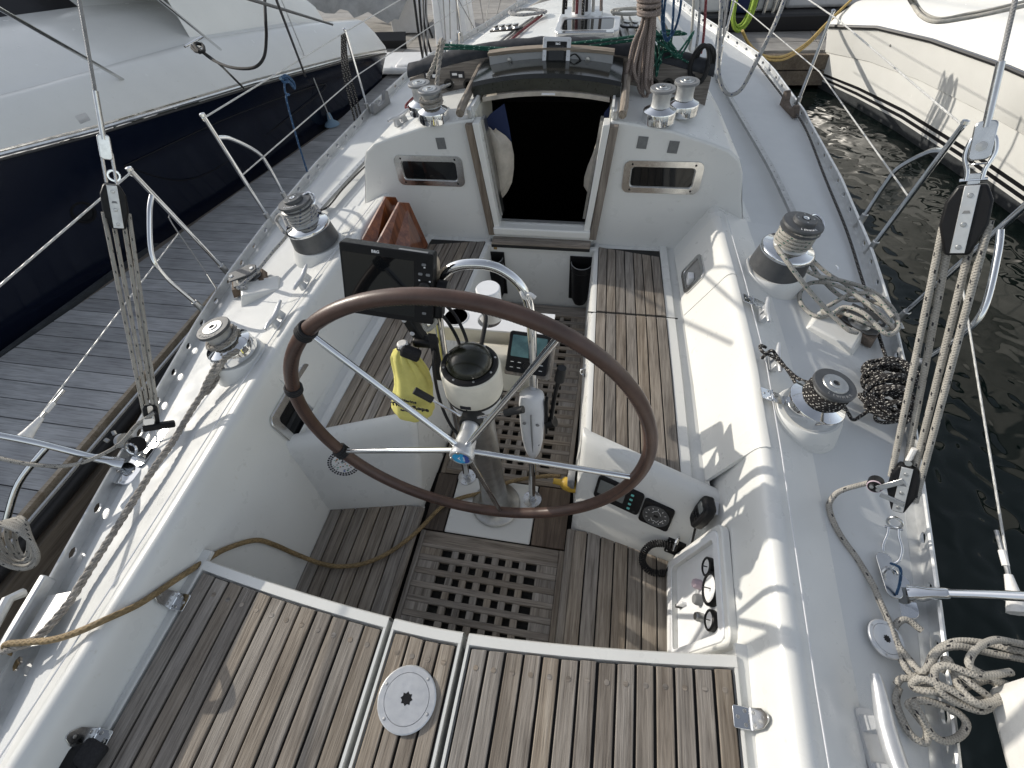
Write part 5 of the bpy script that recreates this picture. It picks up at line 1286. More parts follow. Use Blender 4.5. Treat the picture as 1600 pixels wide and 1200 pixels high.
mc=cleat((1.165,.20,.055),R(4),.30,'long silver mooring cleat on the starboard quarter',R(12)); mc.scale=(1.7,1,1.7)
def chock(s,label):
    o=thing('rail_chock',label,'fairlead chock',(s*1.68,4.28,-.03),'chocks at the rails',(0,0,R(s*-78)))
    prof=[(-.13,0),(.13,0),(.13,.10),(.10,.115),(.075,.09),(.06,.05),(.02,.035),(-.03,.035),(-.06,.045),(-.075,.075),(-.10,.078),(-.12,.06),(-.14,.02)]
    M().prism([(a*s,b) for a,b in prof],lambda a,b,d:Vector((-a,d,b)) ,-.02,.02).build('body','grey_plastic' if s<0 else 'teak_dark',o,bevel=.006); return o
chock(-1,'grey two horned chock at the port toe rail'); chock(1,'dark two horned wooden chock at the starboard toe rail')
fl=thing('quarter_fairlead','grey metal fairlead bars at the port quarter where the rope leaves','fairlead')
M().hexa([Vector(p) for p in((-1.385,.22,.0),(-1.36,.22,.0),(-1.28,-.14,.0),(-1.305,-.14,.0),(-1.385,.22,.05),(-1.36,.22,.05),(-1.28,-.14,.06),(-1.305,-.14,.06))]).build('inner_bar','aluminium',fl,bevel=.006)
M().tube([(-1.425,.16,.02),(-1.42,.13,.055),(-1.36,-.03,.065),(-1.33,-.16,.05)],.016,8).build('outer_bar','aluminium',fl)
M().box((-1.27,.10,.03),(.10,.16,.004),Matrix.Rotation(R(-14),3,'Y')@Matrix.Rotation(R(13),3,'Z')).build('wear_plate','aluminium',fl)
# ------------------------------------------------------------ ropes
P=[at(372,548,'z',.225),at(352,560,'z',.20),at(333,590,'z',.13),at(300,640,'z',.075),at(270,690,'z',.07),at(243,728,'z',.075),at(215,772,'z',.07),at(190,812,'z',.065),at(140,890,'z',.06),at(105,945,'z',.06),at(60,995,'z',.065),at(20,1012,'z',.06),at(-40,1030,'z',.0)]
tag(strands(spl(P,10),.0125,'rope_three_strand','mooring_rope'),'thick grey three strand rope along the port side deck','rope')
P=[at(350,555,'z',.20),at(336,575,'z',.16),at(322,600,'z',.12),at(318,615,'z',.09),at(330,605,'z',.09),at(352,570,'z',.14),at(385,545,'z',.2)]
tag(strands(spl(P,8),.0125,'rope_three_strand','mooring_rope'),'doubled turn of three strand rope led off the port winch','rope')
P=[at(876,744,'z',-.44),at(850,744,'z',-.47),at(800,752,'z',-.54),at(760,768,'z',-.548),at(720,778,'z',-.55),at(690,792,'z',-.548),at(650,832,'z',-.502),at(610,862,'z',-.494),at(570,880,'z',-.494),at(530,885,'z',-.492),at(497,879,'z',-.49)]+[hit(px,py,.012)[0] for px,py in((455,864),(425,851),(395,844),(350,857),(315,877),(290,893),(262,911),(215,943))]+[at(165,968,'z',.165),at(120,988,'z',.155),at(80,1000,'z',.12),at(35,1004,'z',.085),at(8,1008,'z',.06),at(15,1025,'z',.01),at(28,1045,'z',-.05)]
rope('shore_power_cable','cable_tan','tan shore power cable snaking over the cockpit floor to the port quarter','cable',P,.0098,8,10)
sp=thing('shore_plug','yellow plug in a round grey socket on the starboard seat front','plug',(.355,1.06,-.37))
q=Matrix.Rotation(R(-90),3,'Y')
M().lathe([(.05,0),(.05,.012),(.04,.03),(.0,.034)],24,(.0,.0,.02),q).build('socket_cap','grey_plastic',sp); M().lathe([(.034,0),(.036,.03),(.03,.06),(.015,.075),(.013,.11),(0,.11)],18,(0.01,-.0,-.055),Matrix.Rotation(R(-80),3,'Y')).build('plug','yellow_plug',sp)
M().box((-.005,.03,-.04),(.02,.05,.09)).build('wall_plate','black_plastic',sp,bevel=.006)
lk=thing('seat_latch','small chrome latch on the starboard seat front','latch',(.352,1.62,-.25))
M().box((-.003,0,0),(.006,.03,.07)).build('plate','chrome',lk,bevel=.002); M().torus((-.014,0,-.01),.014,.004,Matrix.Rotation(R(60),3,'X'),14,6).build('ring','chrome',lk)
# starboard sheet: from the winch down to its block with loops piled over it
GF='rope_green_fleck'
P=[at(1213,385,'z',.31),at(1232,412,'z',.29),at(1265,455,'z',.20),at(1300,492,'z',.12),at(1325,515,'z',.085),at(1340,520,'z',.075)]
rope('sheet','rope_green_fleck','green flecked sheet led straight from the starboard winch to its block','rope',P,.0098)
P=[at(1255,420,'z',.16),at(1280,432,'z',.12),at(1320,440,'z',.10),at(1362,455,'z',.10),at(1392,480,'z',.09),at(1402,505,'z',.08),at(1380,515,'z',.085),at(1345,500,'z',.10),at(1310,488,'z',.075),at(1278,495,'z',.06),at(1254,478,'z',.055),at(1250,458,'z',.06),at(1268,442,'z',.08),at(1305,445,'z',.12),at(1350,470,'z',.12),at(1385,500,'z',.11),at(1400,520,'z',.08)]
rope('sheet_tail','rope_green_fleck','green flecked rope tail piled in loops over the starboard block','rope',P,.0098,8)
P=[at(1262,400,'z',.12),at(1275,425,'z',.08),at(1300,452,'z',.06),at(1325,468,'z',.06),at(1360,470,'z',.09),at(1390,485,'z',.11),at(1404,510,'z',.10),at(1385,522,'z',.10),at(1350,490,'z',.12),at(1320,480,'z',.10),at(1300,490,'z',.08),at(1285,485,'z',.06),at(1300,475,'z',.08),at(1330,460,'z',.11),at(1365,462,'z',.13),at(1395,495,'z',.12)]
rope('sheet_tail','rope_green_fleck','second bundle of green flecked loops beside the starboard rail','rope',P,.0098,8)
P=[at(1258,395,'z',.10),at(1290,425,'z',.05),at(1330,450,'z',.04),at(1352,475,'z',.05),at(1355,490,'z',.05)]
rope('sheet','rope_green_fleck','green flecked sheet running forward behind the starboard winch','rope',P,.0098)
# port sheet
P=[at(450,355,'z',.20),at(440,335,'z',.22),at(432,345,'z',.14),at(443,362,'z',.12),at(448,368,'z',.10),at(425,395,'z',.085),at(400,425,'z',.075),at(378,445,'z',.07),at(372,450,'z',.06),at(385,450,'z',.06)]
rope('sheet','rope_blue_fleck','blue flecked sheet from the port winch to its block','rope',P,.0095)
P=[at(462,360,'z',.15),at(472,340,'z',.19),at(490,345,'z',.20),at(500,335,'z',.19),at(493,322,'z',.20)]
rope('sheet_tail','rope_blue_fleck','knotted blue flecked tail at the back of the port winch','rope',P,.010)
P=[(-1.44,2.45,.075)]+[at(px,py,'z',.06) for px,py in((510,325),(535,296),(565,265),(598,235))]
rope('jackline','rope_black','black flecked line beside the track on the port side deck','rope',P,.0055)
P=[at(px,py,'z',z) for px,py,z in((1180,95,.03),(1230,160,.0),(1258,200,.0),(1290,280,-.01),(1322,358,-.015),(1345,430,-.015),(1356,465,-.01),(1372,520,-.005),(1385,560,0.),(1392,575,.0))]
rope('jackline','rope_black','black white flecked line along the starboard side deck','rope',P,.007)
# black flecked line: cleat to winch to the hank on deck
P=[at(1197,543,'z',.17),at(1188,540,'z',.18),at(1192,550,'z',.19),at(1212,560,'z',.18),at(1245,590,'z',.19),at(1270,600,'z',.21)]
rope('control_line','rope_black','black flecked line from the starboard cleat to its winch, upper run','rope',P,.0065)
P=[at(1190,560,'z',.15),at(1205,548,'z',.19),at(1215,558,'z',.175),at(1235,585,'z',.17),at(1250,612,'z',.18)]
rope('control_line','rope_black','black flecked line from the starboard cleat to its winch, lower run','rope',P,.0065)
P=[at(1310,620,'z',.18),at(1325,645,'z',.09),at(1333,656,'z',.05),at(1345,650,'z',.05),at(1360,640,'z',.06),at(1375,630,'z',.07)]
rope('control_line','rope_black','black flecked tail from the starboard winch to the hank on deck','rope',P,.0065)
hc=thing('rope_hank','hank of black white flecked line dumped on the starboard side deck','coiled rope',(1.49,1.36,.035))
random.seed(21)
for n_ in range(2):
    c0=((.0,-.06,.0),(.05,.09,.0))[n_]; P=[]
    for i in range(46):
        a=i*1.9+random.random()*.7; r=.05+.045*random.random(); el=random.random()
        P.append(Vector((c0[0]+r*math.cos(a)*1.05,c0[1]+r*math.sin(a)*1.0,.0+.10*math.sin(math.pi*(.08+.8*el))*(1-.3*(r/.1)))))
    M().tube(spl(P,5),.0068,7).build('coil','rope_black',hc,smooth=70)
m=M()
for k in range(9):
    t=k/8; m.torus((.02,-.09+.17*t,.045),.068,.0068,Matrix.Rotation(R(90+16*math.sin(k*2.1)),3,'X')@Matrix.Rotation(R(10*math.cos(k)),3,'Y'),24,7)
m.build('frapping_turns','rope_black',hc,smooth=70)
bk_=thing('rail_block','small grey fairlead block at the starboard rail above the black hank','fairlead',(1.545,1.52,.02),None,(0,0,R(35)))
M().prism(rrect(.05,.12,.022),lambda a,b,d:Vector((a,b,d)),.0,.018).build('body','grey_plastic',bk_,bevel=.004)
for y in(-.035,-.012,.012,.035): M().lathe([(.004,0),(0,.001)],7,(0,y,.018)).build('screw','black_plastic',bk_)
# starboard tackle tail and the heap on the quarter
P=[F3(-.085,-.012,.0),at(1318,765,'z',.09),at(1302,776,'z',.07),at(1294,795,'z',.05),at(1300,820,'z',.04),at(1315,845,'z',.035),at(1340,875,'z',.03),at(1362,910,'z',.03),at(1375,940,'z',.035),at(1388,970,'z',.03),at(1398,1000,'z',.03),at(1408,1030,'z',.03),at(1425,1055,'z',.04),at(1445,1050,'z',.05),at(1460,1020,'z',.06),at(1490,1003,'z',.07),at(1530,1003,'z',.08),at(1580,1015,'z',.1),at(1640,1030,'z',.1)]
rope('tackle_tail','rope_tackle','pale flecked tail curving from the cam block aft along the starboard deck','rope',P,.0088)
random.seed(5)
def loops(seq,z0,label,r=.0092):
    return rope('rope_heap','rope_tackle',label,'rope',[at(px,py,'z',z0+dz) for px,py,dz in seq],r,8,8,'loops of pale rope heaped on the starboard quarter')
loops([(1440,985,.0),(1415,968,.0),(1398,980,.0),(1402,1005,.01),(1420,1030,.02),(1440,1050,.05),(1455,1035,.06),(1470,1015,.07),(1500,1010,.08),(1545,1020,.07),(1600,1030,.07)],.02,'loop standing highest at the top of the pale rope heap')
loops([(1400,1070,.0),(1410,1060,.01),(1435,1065,.02),(1470,1085,.03),(1520,1095,.04),(1560,1085,.05),(1545,1062,.06),(1500,1075,.06),(1450,1080,.05),(1425,1072,.03),(1440,1060,.06),(1480,1075,.08),(1530,1100,.08),(1570,1085,.08)],.02,'middle tangle of the pale rope heap at the starboard quarter')
loops([(1405,1075,.0),(1400,1095,.0),(1410,1125,.0),(1425,1150,.0),(1445,1160,.0),(1448,1140,.01),(1430,1115,.02),(1420,1100,.03),(1445,1095,.04),(1490,1110,.03),(1510,1130,.02),(1500,1150,.01),(1475,1158,.01),(1455,1145,.02),(1440,1120,.04),(1425,1095,.05)],.015,'two open loops hanging lowest below the pale rope heap')
loops([(1470,1050,.05),(1480,1030,.07),(1490,1050,.07),(1500,1075,.08),(1530,1100,.09),(1560,1095,.08),(1580,1075,.08),(1550,1060,.10),(1515,1040,.12),(1525,1015,.12),(1555,1000,.11),(1590,1005,.1),(1620,1010,.1)],.02,'loops at the right end of the pale rope heap near the white bag')
loops([(1475,1030,.05),(1490,1045,.08),(1520,1070,.09),(1550,1095,.07),(1535,1110,.06),(1500,1100,.06),(1470,1080,.07),(1460,1050,.08),(1480,1040,.10),(1530,1055,.11),(1580,1050,.1)],.02,'crossing turns over the middle of the pale rope heap')
lpb=thing('hanging_bag','white canvas bag hanging at the starboard quarter, right edge','bag',at(1652,1105,'z',.20))
M().hexa([Vector(p) for p in((-.045,-.22,-.2),(.25,-.22,-.2),(.25,.055,-.15),(-.045,.055,-.15),(-.05,-.2,.12),(.25,-.2,.12),(.25,.07,.12),(-.05,.07,.12))]).build('bag','white_canvas',lpb,bevel=.03)
M().tube(spl([(-.05,.07,.10),(-.052,-.05,.105),(-.05,-.2,.10)],4),.005,6).build('hem','white_canvas',lpb)
# hanging coil on the port quarter
pc=thing('hanging_coil','pale flecked rope coil hanging from the port pushpit at the left edge','coiled rope',at(15,855,'z',.02))
m=M()
for k in range(5):
    P=[Vector((.12*math.cos(t)*(1-.05*k)-.03*k*.3,.05*math.sin(t)+.012*k,.075*math.sin(t+.2*k)*(1+.04*k)-.01*k)) for t in[2*math.pi*i/10 for i in range(10)]]
    m.tube(spl(P,5,True),.0078,8,True)
m.build('coil','rope_tackle',pc,smooth=70)
# deck winch handle pocket, black corner of something at the lower left
bp=thing('black_strap','black webbing strap end lying on the port locker corner','strap',(-.895,-.205,.03))
M().box((0,0,0),(.07,.09,.05),Matrix.Rotation(R(20),3,'Z')).build('buckle','black_plastic',bp,bevel=.015); M().box((.045,.03,.01),(.07,.06,.03),Matrix.Rotation(R(-10),3,'Z')).build('webbing','black_cloth',bp,bevel=.01)
# ------------------------------------------------------------ instruments on the starboard seat end
def onface(px,py,up=(0,0,1)):
    c,n=hit(px,py); X=Vector(up).cross(n).normalized(); Y=n.cross(X)
    return c,X,Y,n
def instr(px,py,name,label,cat):
    c,X,Y,n=onface(px,py); o=thing(name,label,cat)
    return o,(lambda a,b,d:c+X*a+Y*b+n*d),Matrix((X,Y,n)).transposed()
o,Fi,q=instr(967,772,'depth_display','black instrument with grey screen and four teal keys on the seat end','instrument display')
M().prism(rrect(.20,.115,.015),Fi,-.01,.014).build('case','black_plastic',o,bevel=.003); M().prism(rrect(.115,.07,.004),lambda a,b,d:Fi(a-.03,b+.008,d),.0142,.0155).build('screen','lcd_grey',o,smooth=0)
for k in range(4): M().prism(rrect(.013,.009,.003),lambda a,b,d:Fi(a+.055,b+.035-.024*k,d),.0142,.017).build('key','teal_key',o)
M().lathe([(.007,0),(0,.002)],10,Fi(.08,-.045,.0142),q).build('button','black_rubber',o)
o,Fi,q=instr(1026,803,'wind_gauge','square black wind gauge with a round dial, right of the grey screen','gauge')
M().prism(rrect(.125,.125,.014),Fi,-.01,.014).build('case','black_plastic',o,bevel=.003); M().lathe([(.054,.0142),(.054,.0175),(.050,.018),(.048,.0155),(0,.0155)],36,Fi(0,0,0),q).build('dial','charcoal_metal',o)
tk=M()
for k in range(12):
    a=R(30*k); r0,r1=.036,.043; t=Vector((math.cos(a),math.sin(a))); nn=Vector((-t.y,t.x))*.0012
    tk.prism([tuple(t*r0+nn),tuple(t*r0-nn),tuple(t*r1-nn),tuple(t*r1+nn)],Fi,.0157,.0161)
tk.build('dial_marks','print_white',o,smooth=0)
bt_=M(); bt_.tube([Fi(a,b,.0163) for a,b in((-.018,.012),(-.012,.022),(0,.032),(.012,.022),(.018,.012))],.0009,4); bt_.tube([Fi(a,b,.0163) for a,b in((-.016,-.016),(-.010,-.028),(0,-.026),(.010,-.030),(.016,-.016))],.0009,4); bt_.build('boat_mark','print_white',o)
M().prism([(-.002,-.006),(.002,-.006),(.001,.03),(-.001,.03)],lambda a,b,d:Fi(.024+a*.8+b*.25,-.018+b*.5-.002,d),.0165,.0172).build('needle','print_white',o,smooth=0)
M().prism(rrect(.018,.012,.002),Fi,.0156,.016).build('odometer','black_plastic',o,smooth=0)
# handheld radio microphone
vh=thing('radio_microphone','black handheld radio microphone in its bracket on the starboard well side','microphone')
c,X,Y,n=onface(1118,806,(0,1,.35)); V=lambda a,b,d: c+X*a+Y*b+n*d
# X runs along the face, the set leans aft with its cable at the low end
c=c-n*.0
M().hexa([V(*p) for p in((-.022,.0,.0),(.022,.0,.0),(.022,.05,.0),(-.022,.05,.0),(-.018,.004,.03),(.018,.004,.03),(.018,.046,.03),(-.018,.046,.03))]).build('bracket','pale_plastic',vh,bevel=.003)
body=[(1.2*a,1.2*b) for a,b in[(-.028,.052),(.028,.052),(.037,.025),(.036,-.015),(.028,-.05),(.018,-.062),(-.018,-.062),(-.028,-.05),(-.036,-.015),(-.037,.025)]]
ra=R(-58)
W2=lambda a,b,d: V(a*math.cos(ra)-b*math.sin(ra),a*math.sin(ra)+b*math.cos(ra),d)
M().prism(body,lambda a,b,d: W2(a*.95,b,d),.028,.068).build('body','black_plastic',vh,bevel=.009)
M().prism(rrect(.046,.03,.004),lambda a,b,d: W2(a,b+.022,d),.0682,.070).build('screen','lcd_grey',vh,smooth=0)
for i in range(3):
    for j in range(2): M().prism(rrect(.011,.008,.003),lambda a,b,d: W2(a-.016+.016*i,b-.014-.015*j,d),.068,.0715).build('key','black_rubber',vh)
c2,X2,Y2,n2=onface(1057,855)
ck=thing('cable_gland','square black cable gland plate with a chrome snap hook, corner of the seat end','cable gland')
G=lambda a,b,d: c2+X2*a+Y2*b+n2*d
gq=Matrix((X2,Y2,n2)).transposed()
M().prism(rrect(.085,.075,.006),G,-.004,.012).build('plate','black_plastic',ck,bevel=.003)
for a in(-.032,.032):
    for b in(-.027,.027): M().lathe([(.004,0),(0,.002)],8,G(a,b,.012),gq).build('screw','worn_steel',ck)
M().torus(G(-.01,.045,.03),.021,.0045,gq@Matrix.Rotation(R(75),3,'Y')@Matrix.Diagonal((1,1.7,1)),24,7).build('snap_hook','chrome',ck)
path=spl([G(.0,.01,.018),G(-.05,.015,.025),G(-.095,-.01,.03),G(-.115,-.06,.04),G(-.105,-.11,.05),G(-.06,-.135,.055),G(-.01,-.115,.05)],22)
hel=[];L=len(path)
for i,p in enumerate(path):
    t=(path[min(i+1,L-1)]-path[max(i-1,0)]).normalized()
    ref=Vector((.3,.2,1)); a_=(ref-t*ref.dot(t)).normalized(); b_=t.cross(a_)
    for k in range(3):
        th=2*math.pi*(i*3+k)/11.; hel.append(p+a_*math.cos(th)*.0125+b_*math.sin(th)*.0125)
cc=thing('coiled_cable','black coiled microphone cable looping down from the gland plate','cable')
M().tube(hel,.0034,6).build('coil','cable_black',cc,smooth=70); M().tube(spl([path[-1],G(.0,-.07,.03),G(.005,-.02,.014)],5),.0045,6).build('cable_end','cable_black',cc); M().tube(spl([G(.02,.01,.015),G(.045,.045,.03),W2(0,-.06,.045)],5),.005,6).build('cable_end','cable_black',cc)
# sticker on the port seat end

sk=thing('round_sticker','round sticker with black signal chart ring on the port seat end','sticker')
c,X,Y,n=onface(537,724); c=c.copy(); Fs=lambda a,b,d:c+X*a+Y*b+n*d; qs=Matrix((X,Y,n)).transposed()
M().lathe([(.074,.0012),(.074,.0016),(0,.0016)],40,c,qs).build('backing','print_white',sk,smooth=0)
rg=M()
for ri_,(r0,r1) in enumerate(((.052,.0605),(.0625,.0715))):
    for k in range(32):
        a0,a1=2*math.pi*k/32+.025,2*math.pi*(k+1)/32-.025; rg.add([Fs(r*math.cos(a),r*math.sin(a),.0020) for r,a in((r0,a0),(r1,a0),(r1,a1),(r0,a1))],[(0,1,2,3)])
rg.build('ring_marks','print_black',sk,smooth=0)
random.seed(3)
for i in range(38):
    a=random.random()*6.28; r=.046*math.sqrt(random.random()); w_,h_=random.uniform(.004,.010),random.uniform(.002,.008)
    M().prism([(-w_/2,-h_/2),(w_/2,-h_/2),(w_/2,h_/2),(-w_/2,h_/2)],lambda p,q_,d:Fs(p+r*math.cos(a),q_+r*math.sin(a),d),.0017,.0021).build('symbol',random.choice(['print_black','print_black','lcd_grey','print_blue','print_green','print_orange','grey_plastic']),sk,smooth=0)
# black pockets on the bridge front
for x,l in((-.305,'black winch handle pocket with a red line, left on the bridge front'),(.258,'black winch handle pocket, right on the bridge front')):
    o=thing('handle_pocket',l,'pocket',(x,2.472,-.18),'winch handle pockets')
    M().box((0,-.004,-.155),(.15,.008,.33)).build('back','black_plastic',o,bevel=.003)
    pts=lambda k,z:[Vector((.066*k*math.cos(t),-.008-.075*k*math.sin(t)*(1-.15*(z<-.2)),z)) for t in[math.pi*i/14 for i in range(15)]]
    M().grid([pts(.95,-.03),pts(1.0,-.03),pts(1.,-.07),pts(.95,-.072),pts(.93,-.12),pts(.84,-.30),pts(.6,-.345),pts(.02,-.35)]).build('cup','black_plastic',o,smooth=50)
    M().tube(pts(.98,-.029),.0032,6).build('rim','grey_plastic',o); M().tube(pts(.985,-.072),.002,5).build('trim_line','mauve_plastic' if x<0 else 'black_rubber',o)
# varnished washboards leaning on the port side
for k,(dx,l) in enumerate(((0,'varnished mahogany washboard leaning against the port coaming, front one'),(-.055,'varnished mahogany washboard behind the front one'))):
    o=thing('washboard',l,'washboard')
    pl_=[(-.66,2.05,-.11),(-.70,2.40,-.11),(-.80,2.42,.18),(-.88,2.25,.235),(-.86,2.02,.02)]
    a,b,c_,d_,e_=[Vector(p)+Vector((dx*1.5,.02*k+.01,.02*k)) for p in((-.665,2.03,-.115),(-.705,2.42,-.115),(-.735,2.36,.20),(-.765,2.30,.235),(-.905,1.90,.03))]
    f_=Vector((-.845,1.80,-.115))+Vector((dx,.02*k,0))
    nrm=(b-a).cross(c_-a).normalized(); poly=[a,b,c_,d_,e_,f_]
    cen=sum(poly,Vector())/6; ax=(b-a).normalized(); nn=Vector((-.75,.25,.3)).cross(ax); 
    P0=[p+(p-cen)*0 for p in poly]; th=Vector((.85,-.5,.12)).normalized()*.018
    m=M(); m.add(P0+[p-th for p in P0],[tuple(range(6)),tuple(range(6,12))[::-1]]+[(i,(i+1)%6,6+(i+1)%6,6+i) for i in range(6)]); m.build('board','mahogany',o,smooth=0,bevel=.003)
# canvas pockets inside the companionway
def pocket(label,rws,cloth):
    o=thing('canvas_pocket',label,'pocket bag')
    g=[]
    for k,(py,xa,xb) in enumerate(rws):
        g.append([at(xa+(xb-xa)*j/8,py+3*math.sin(j*1.2+k*.6),'y',2.665-.05*math.sin(math.pi*j/8)*min(1,k/2+.2)+.006*math.sin(j*2.2+k)) for j in range(9)])
    M().grid(g).build('pocket','canvas_pale',o,smooth=70)
    M().add([at(px,py,'y',2.675) for px,py in cloth],[tuple(range(len(cloth)))]).build('blue_cloth','navy_cloth',o)
    M().tube([p+Vector((0,-.002,0)) for p in g[0]],.005,6).build('hem','canvas_pale',o,smooth=70)
    return o
pocket('pale canvas pocket bag hanging inside the companionway, left side',[(202,752,775),(214,754,790),(225,757,799),(245,761,803),(265,766,803),(285,770,800),(298,774,793),(307,778,785)],[(752,196),(766,178),(788,162),(796,200),(800,225),(775,240),(757,222)])
pocket('pale canvas pocket bag hanging inside the companionway, right side',[(196,941,951),(208,937,951),(222,931,949),(240,925,946),(258,918,942),(276,913,938),(292,912,933),(302,917,926)],[(951,200),(953,165),(944,176),(938,205)])
# instrument above the hatch
D2=frame((.035,2.905,.755),(1,.0,-.03),(0,.28,.96)); D=lambda a,b,d:D2@Vector((a,b,d))
o=thing('mast_display','small square instrument with white frame standing over the hatch','instrument display')
M().ring(rrect(.145,.165,.008),rrect(.105,.125,.004),D,-.02,.0).build('frame','pale_plastic',o,bevel=.002); M().prism(rrect(.108,.128,.004),D,-.02,-.003).build('case','black_plastic',o); M().prism(rrect(.08,.07,.002),lambda a,b,d:D(a,b+.01,d),-.0028,-.0018).build('screen','dark_glass',o,smooth=0)
text('B&G',.013,'print_white','lettering',o,D2@Matrix.Translation((.006,.053,-.002)),.0003,bold=.0005)
for k in range(5): M().prism(rrect(.007,.004,.001),lambda a,b,d:D(a-.04+.02*k,b-.052,d),-.0028,-.0015).build('key','pale_plastic',o,smooth=0)
for a in(-.062,.062):
    for b in(-.07,0,.07): M().lathe([(.003,0),(0,.001)],7,D(a,b,.0005),D2.to_3x3()).build('screw','worn_steel',o)
for s in(-1,1): M().cyl(D(s*.073,-.055,-.012),D(s*.095,-.055,-.012),.012,10).build('knob','black_plastic',o)
rope('cable','cable_black','black cable from the hatch instrument to the garage board','cable',[D(.07,.0,-.02),D(.10,.01,-.02),D(.14,-.03,-.01),D(.17,-.09,0)],.004)
# ================================================================ ropes and gear forward
rope('halyard','rope_green','green flecked halyard lying across the cabin roof, upper run','rope',[at(690,70,'y',3.03),at(730,72,'y',3.03),at(790,76,'y',3.03),at(850,72,'y',3.03),at(910,66,'y',3.03),at(960,61,'y',3.03),at(1000,56,'y',3.03),at(1040,55,'y',3.03)],.007)
rope('halyard','rope_green','green flecked halyard lying across the cabin roof, lower run','rope',[at(690,76,'y',3.03),at(740,76,'y',3.03),at(800,81,'y',3.03),at(850,80,'y',3.03),at(900,76,'y',3.03),at(950,68,'y',3.03),at(1000,62,'y',3.03),at(1030,60,'y',3.03)],.007)
random.seed(11)
gh=thing('rope_heap','tangled heap of green rope on the starboard end of the spray coaming','rope heap',at(1048,70,'y',3.06))
P=[Vector((random.uniform(-.11,.11),random.uniform(-.05,.05),random.uniform(-.09,.07))) for i in range(34)]
M().tube(spl(P,6),.0055,7).build('tangle','rope_green',gh,smooth=70)
M().tube(spl([(-.08,0,0),(-.06,-.02,-.08),(-.05,-.02,-.14),(-.045,-.02,-.08),(-.03,0,0)],6),.0055,7).build('tail','rope_green',gh,smooth=70)
# taupe coil hanging over the roof edge
tc=thing('hanging_coil','thick taupe rope coil hung from above at the starboard hatch rail','coiled rope')
for i in range(7):
    a=(i-3)*.014; b=.012*math.sin(i*2.1)
    top=[at(1014+(i-3)*2.2,-60,'y',2.95+b),at(1013+(i-3)*2.4,25,'y',2.95+b)]
    lo=[at(1004+(i-3)*5,70,'y',2.93+b),at((980,985,991,997,1003,1009,1014)[i],(112,118,108,128,140,133,122)[i],'y',2.90+b),at((972,988,998,1004,1012,1018,1018)[i],(121,124,128,143,147,139,110)[i],'y',2.92+b),at(1008+(i-3)*4,80,'y',2.96+b),at(1016+(i-3)*2.2,30,'y',2.97+b),at(1015+(i-3)*2,-60,'y',2.97+b)]
    M().tube(spl(top+lo,8),.0088,8).build('strand','rope_taupe',tc,smooth=70)
m=M()
for k in range(6):
    c=at(1014,-14+7*k,'y',2.95); m.torus(c,.05,.0095,Matrix.Rotation(R(8*math.sin(k*2)),3,'X'),24,8)
m.build('frapping_turns','rope_taupe',tc,smooth=70)
for px,l in((0,'blue rope loop hanging beside the taupe coil, left one'),(9,'blue rope loop hanging beside the taupe coil, right one')):
    rope('rope_loop','rope_blue',l,'rope',[at(1036+px,-40,'y',3.0),at(1034+px*.4,20,'y',3.0),at(1036+px*.3,50,'y',3.0),at(1042,64-px*.5,'y',3.0),at(1049+px*.3,52,'y',3.0),at(1052+px*1.1,20,'y',3.0),at(1054+px*1.5,-40,'y',3.0)],.006)
bc=thing('cable_bundle','bundle of black cable loops at the starboard end of the coaming','cable bundle')
for k in range(4):
    c=at(1092,100,'y',3.02+.02*k); M().tube(spl([c+Vector((.045*math.cos(t)+.01*k,.02*math.sin(t*2+k),.085*math.sin(t))) for t in[2*math.pi*i/8 for i in range(8)]],5,True),.009,8,True).build('loop','cable_black',bc,smooth=70)
rope('rope_end','rope_plain','pale rope lying behind the starboard halyard winches','rope',[at(px,py,'z',z) for px,py,z in((1022,143,.55),(1040,133,.57),(1060,132,.57),(1078,128,.56),(1098,128,.55),(1106,115,.54),(1105,105,.53))],.009)
rope('halyard_tail','rope_blue_fleck','blue flecked white rope hanging in a long loop at the starboard side','rope',[at(1130,-40,'y',3.4),at(1126,30,'y',3.4),at(1123,90,'y',3.38),at(1124,120,'y',3.36),at(1132,142,'y',3.34),at(1144,148,'y',3.33),at(1160,137,'y',3.33),at(1180,100,'y',3.33),at(1200,60,'y',3.34),at(1220,15,'y',3.35),at(1238,-40,'y',3.36)],.011)
lh=thing('lime_hose_coil','lime green hose coil hung on the starboard rail','hose coil')
for k in range(9):
    w_=.10+.012*math.sin(k*1.9); h_=.24+.03*math.sin(k*2.7); c=at(1163+2*math.sin(k),2,'x',1.62)+Vector((0,.012*k-.05,0))
    M().tube(spl([c+Vector((w_*math.cos(t)+.012*math.sin(k*3),.02*math.sin(t),h_*math.sin(t)+(.08 if math.sin(t)>0 else 0))) for t in[2*math.pi*i/12 for i in range(12)]],4,True),.0095,7,True).build('turn','rope_lime',lh,smooth=70)
for k,l in((0,'yellow cord sagging over the water to the motorboat, upper of two'),(1,'yellow cord sagging over the water to the motorboat, lower of two')):
    rope('shore_line','cord_yellow',l,'cord',[at(1160,48,'y',6.2),at(1170,68,'y',6.4),at(1186,83+3*k,'y',6.6),at(1205,89+5*k,'y',6.9),at(1230,86+5*k,'y',7.2),at(1262,66+4*k,'y',7.6),at(1290,38+2*k,'y',7.9),at(1330,0,'y',8.1),at(1380,-45,'y',8.3)],.014,8)
rope('halyard_tail','rope_red','red rope coil lying on the port side of the cabin roof','rope',[at(px,py,'z',.49) for px,py in((650,172),(634,168),(640,158),(652,149),(660,150),(650,158),(638,168),(646,162),(656,152),(664,146),(656,148),(642,162),(700,135),(720,120))],.007)
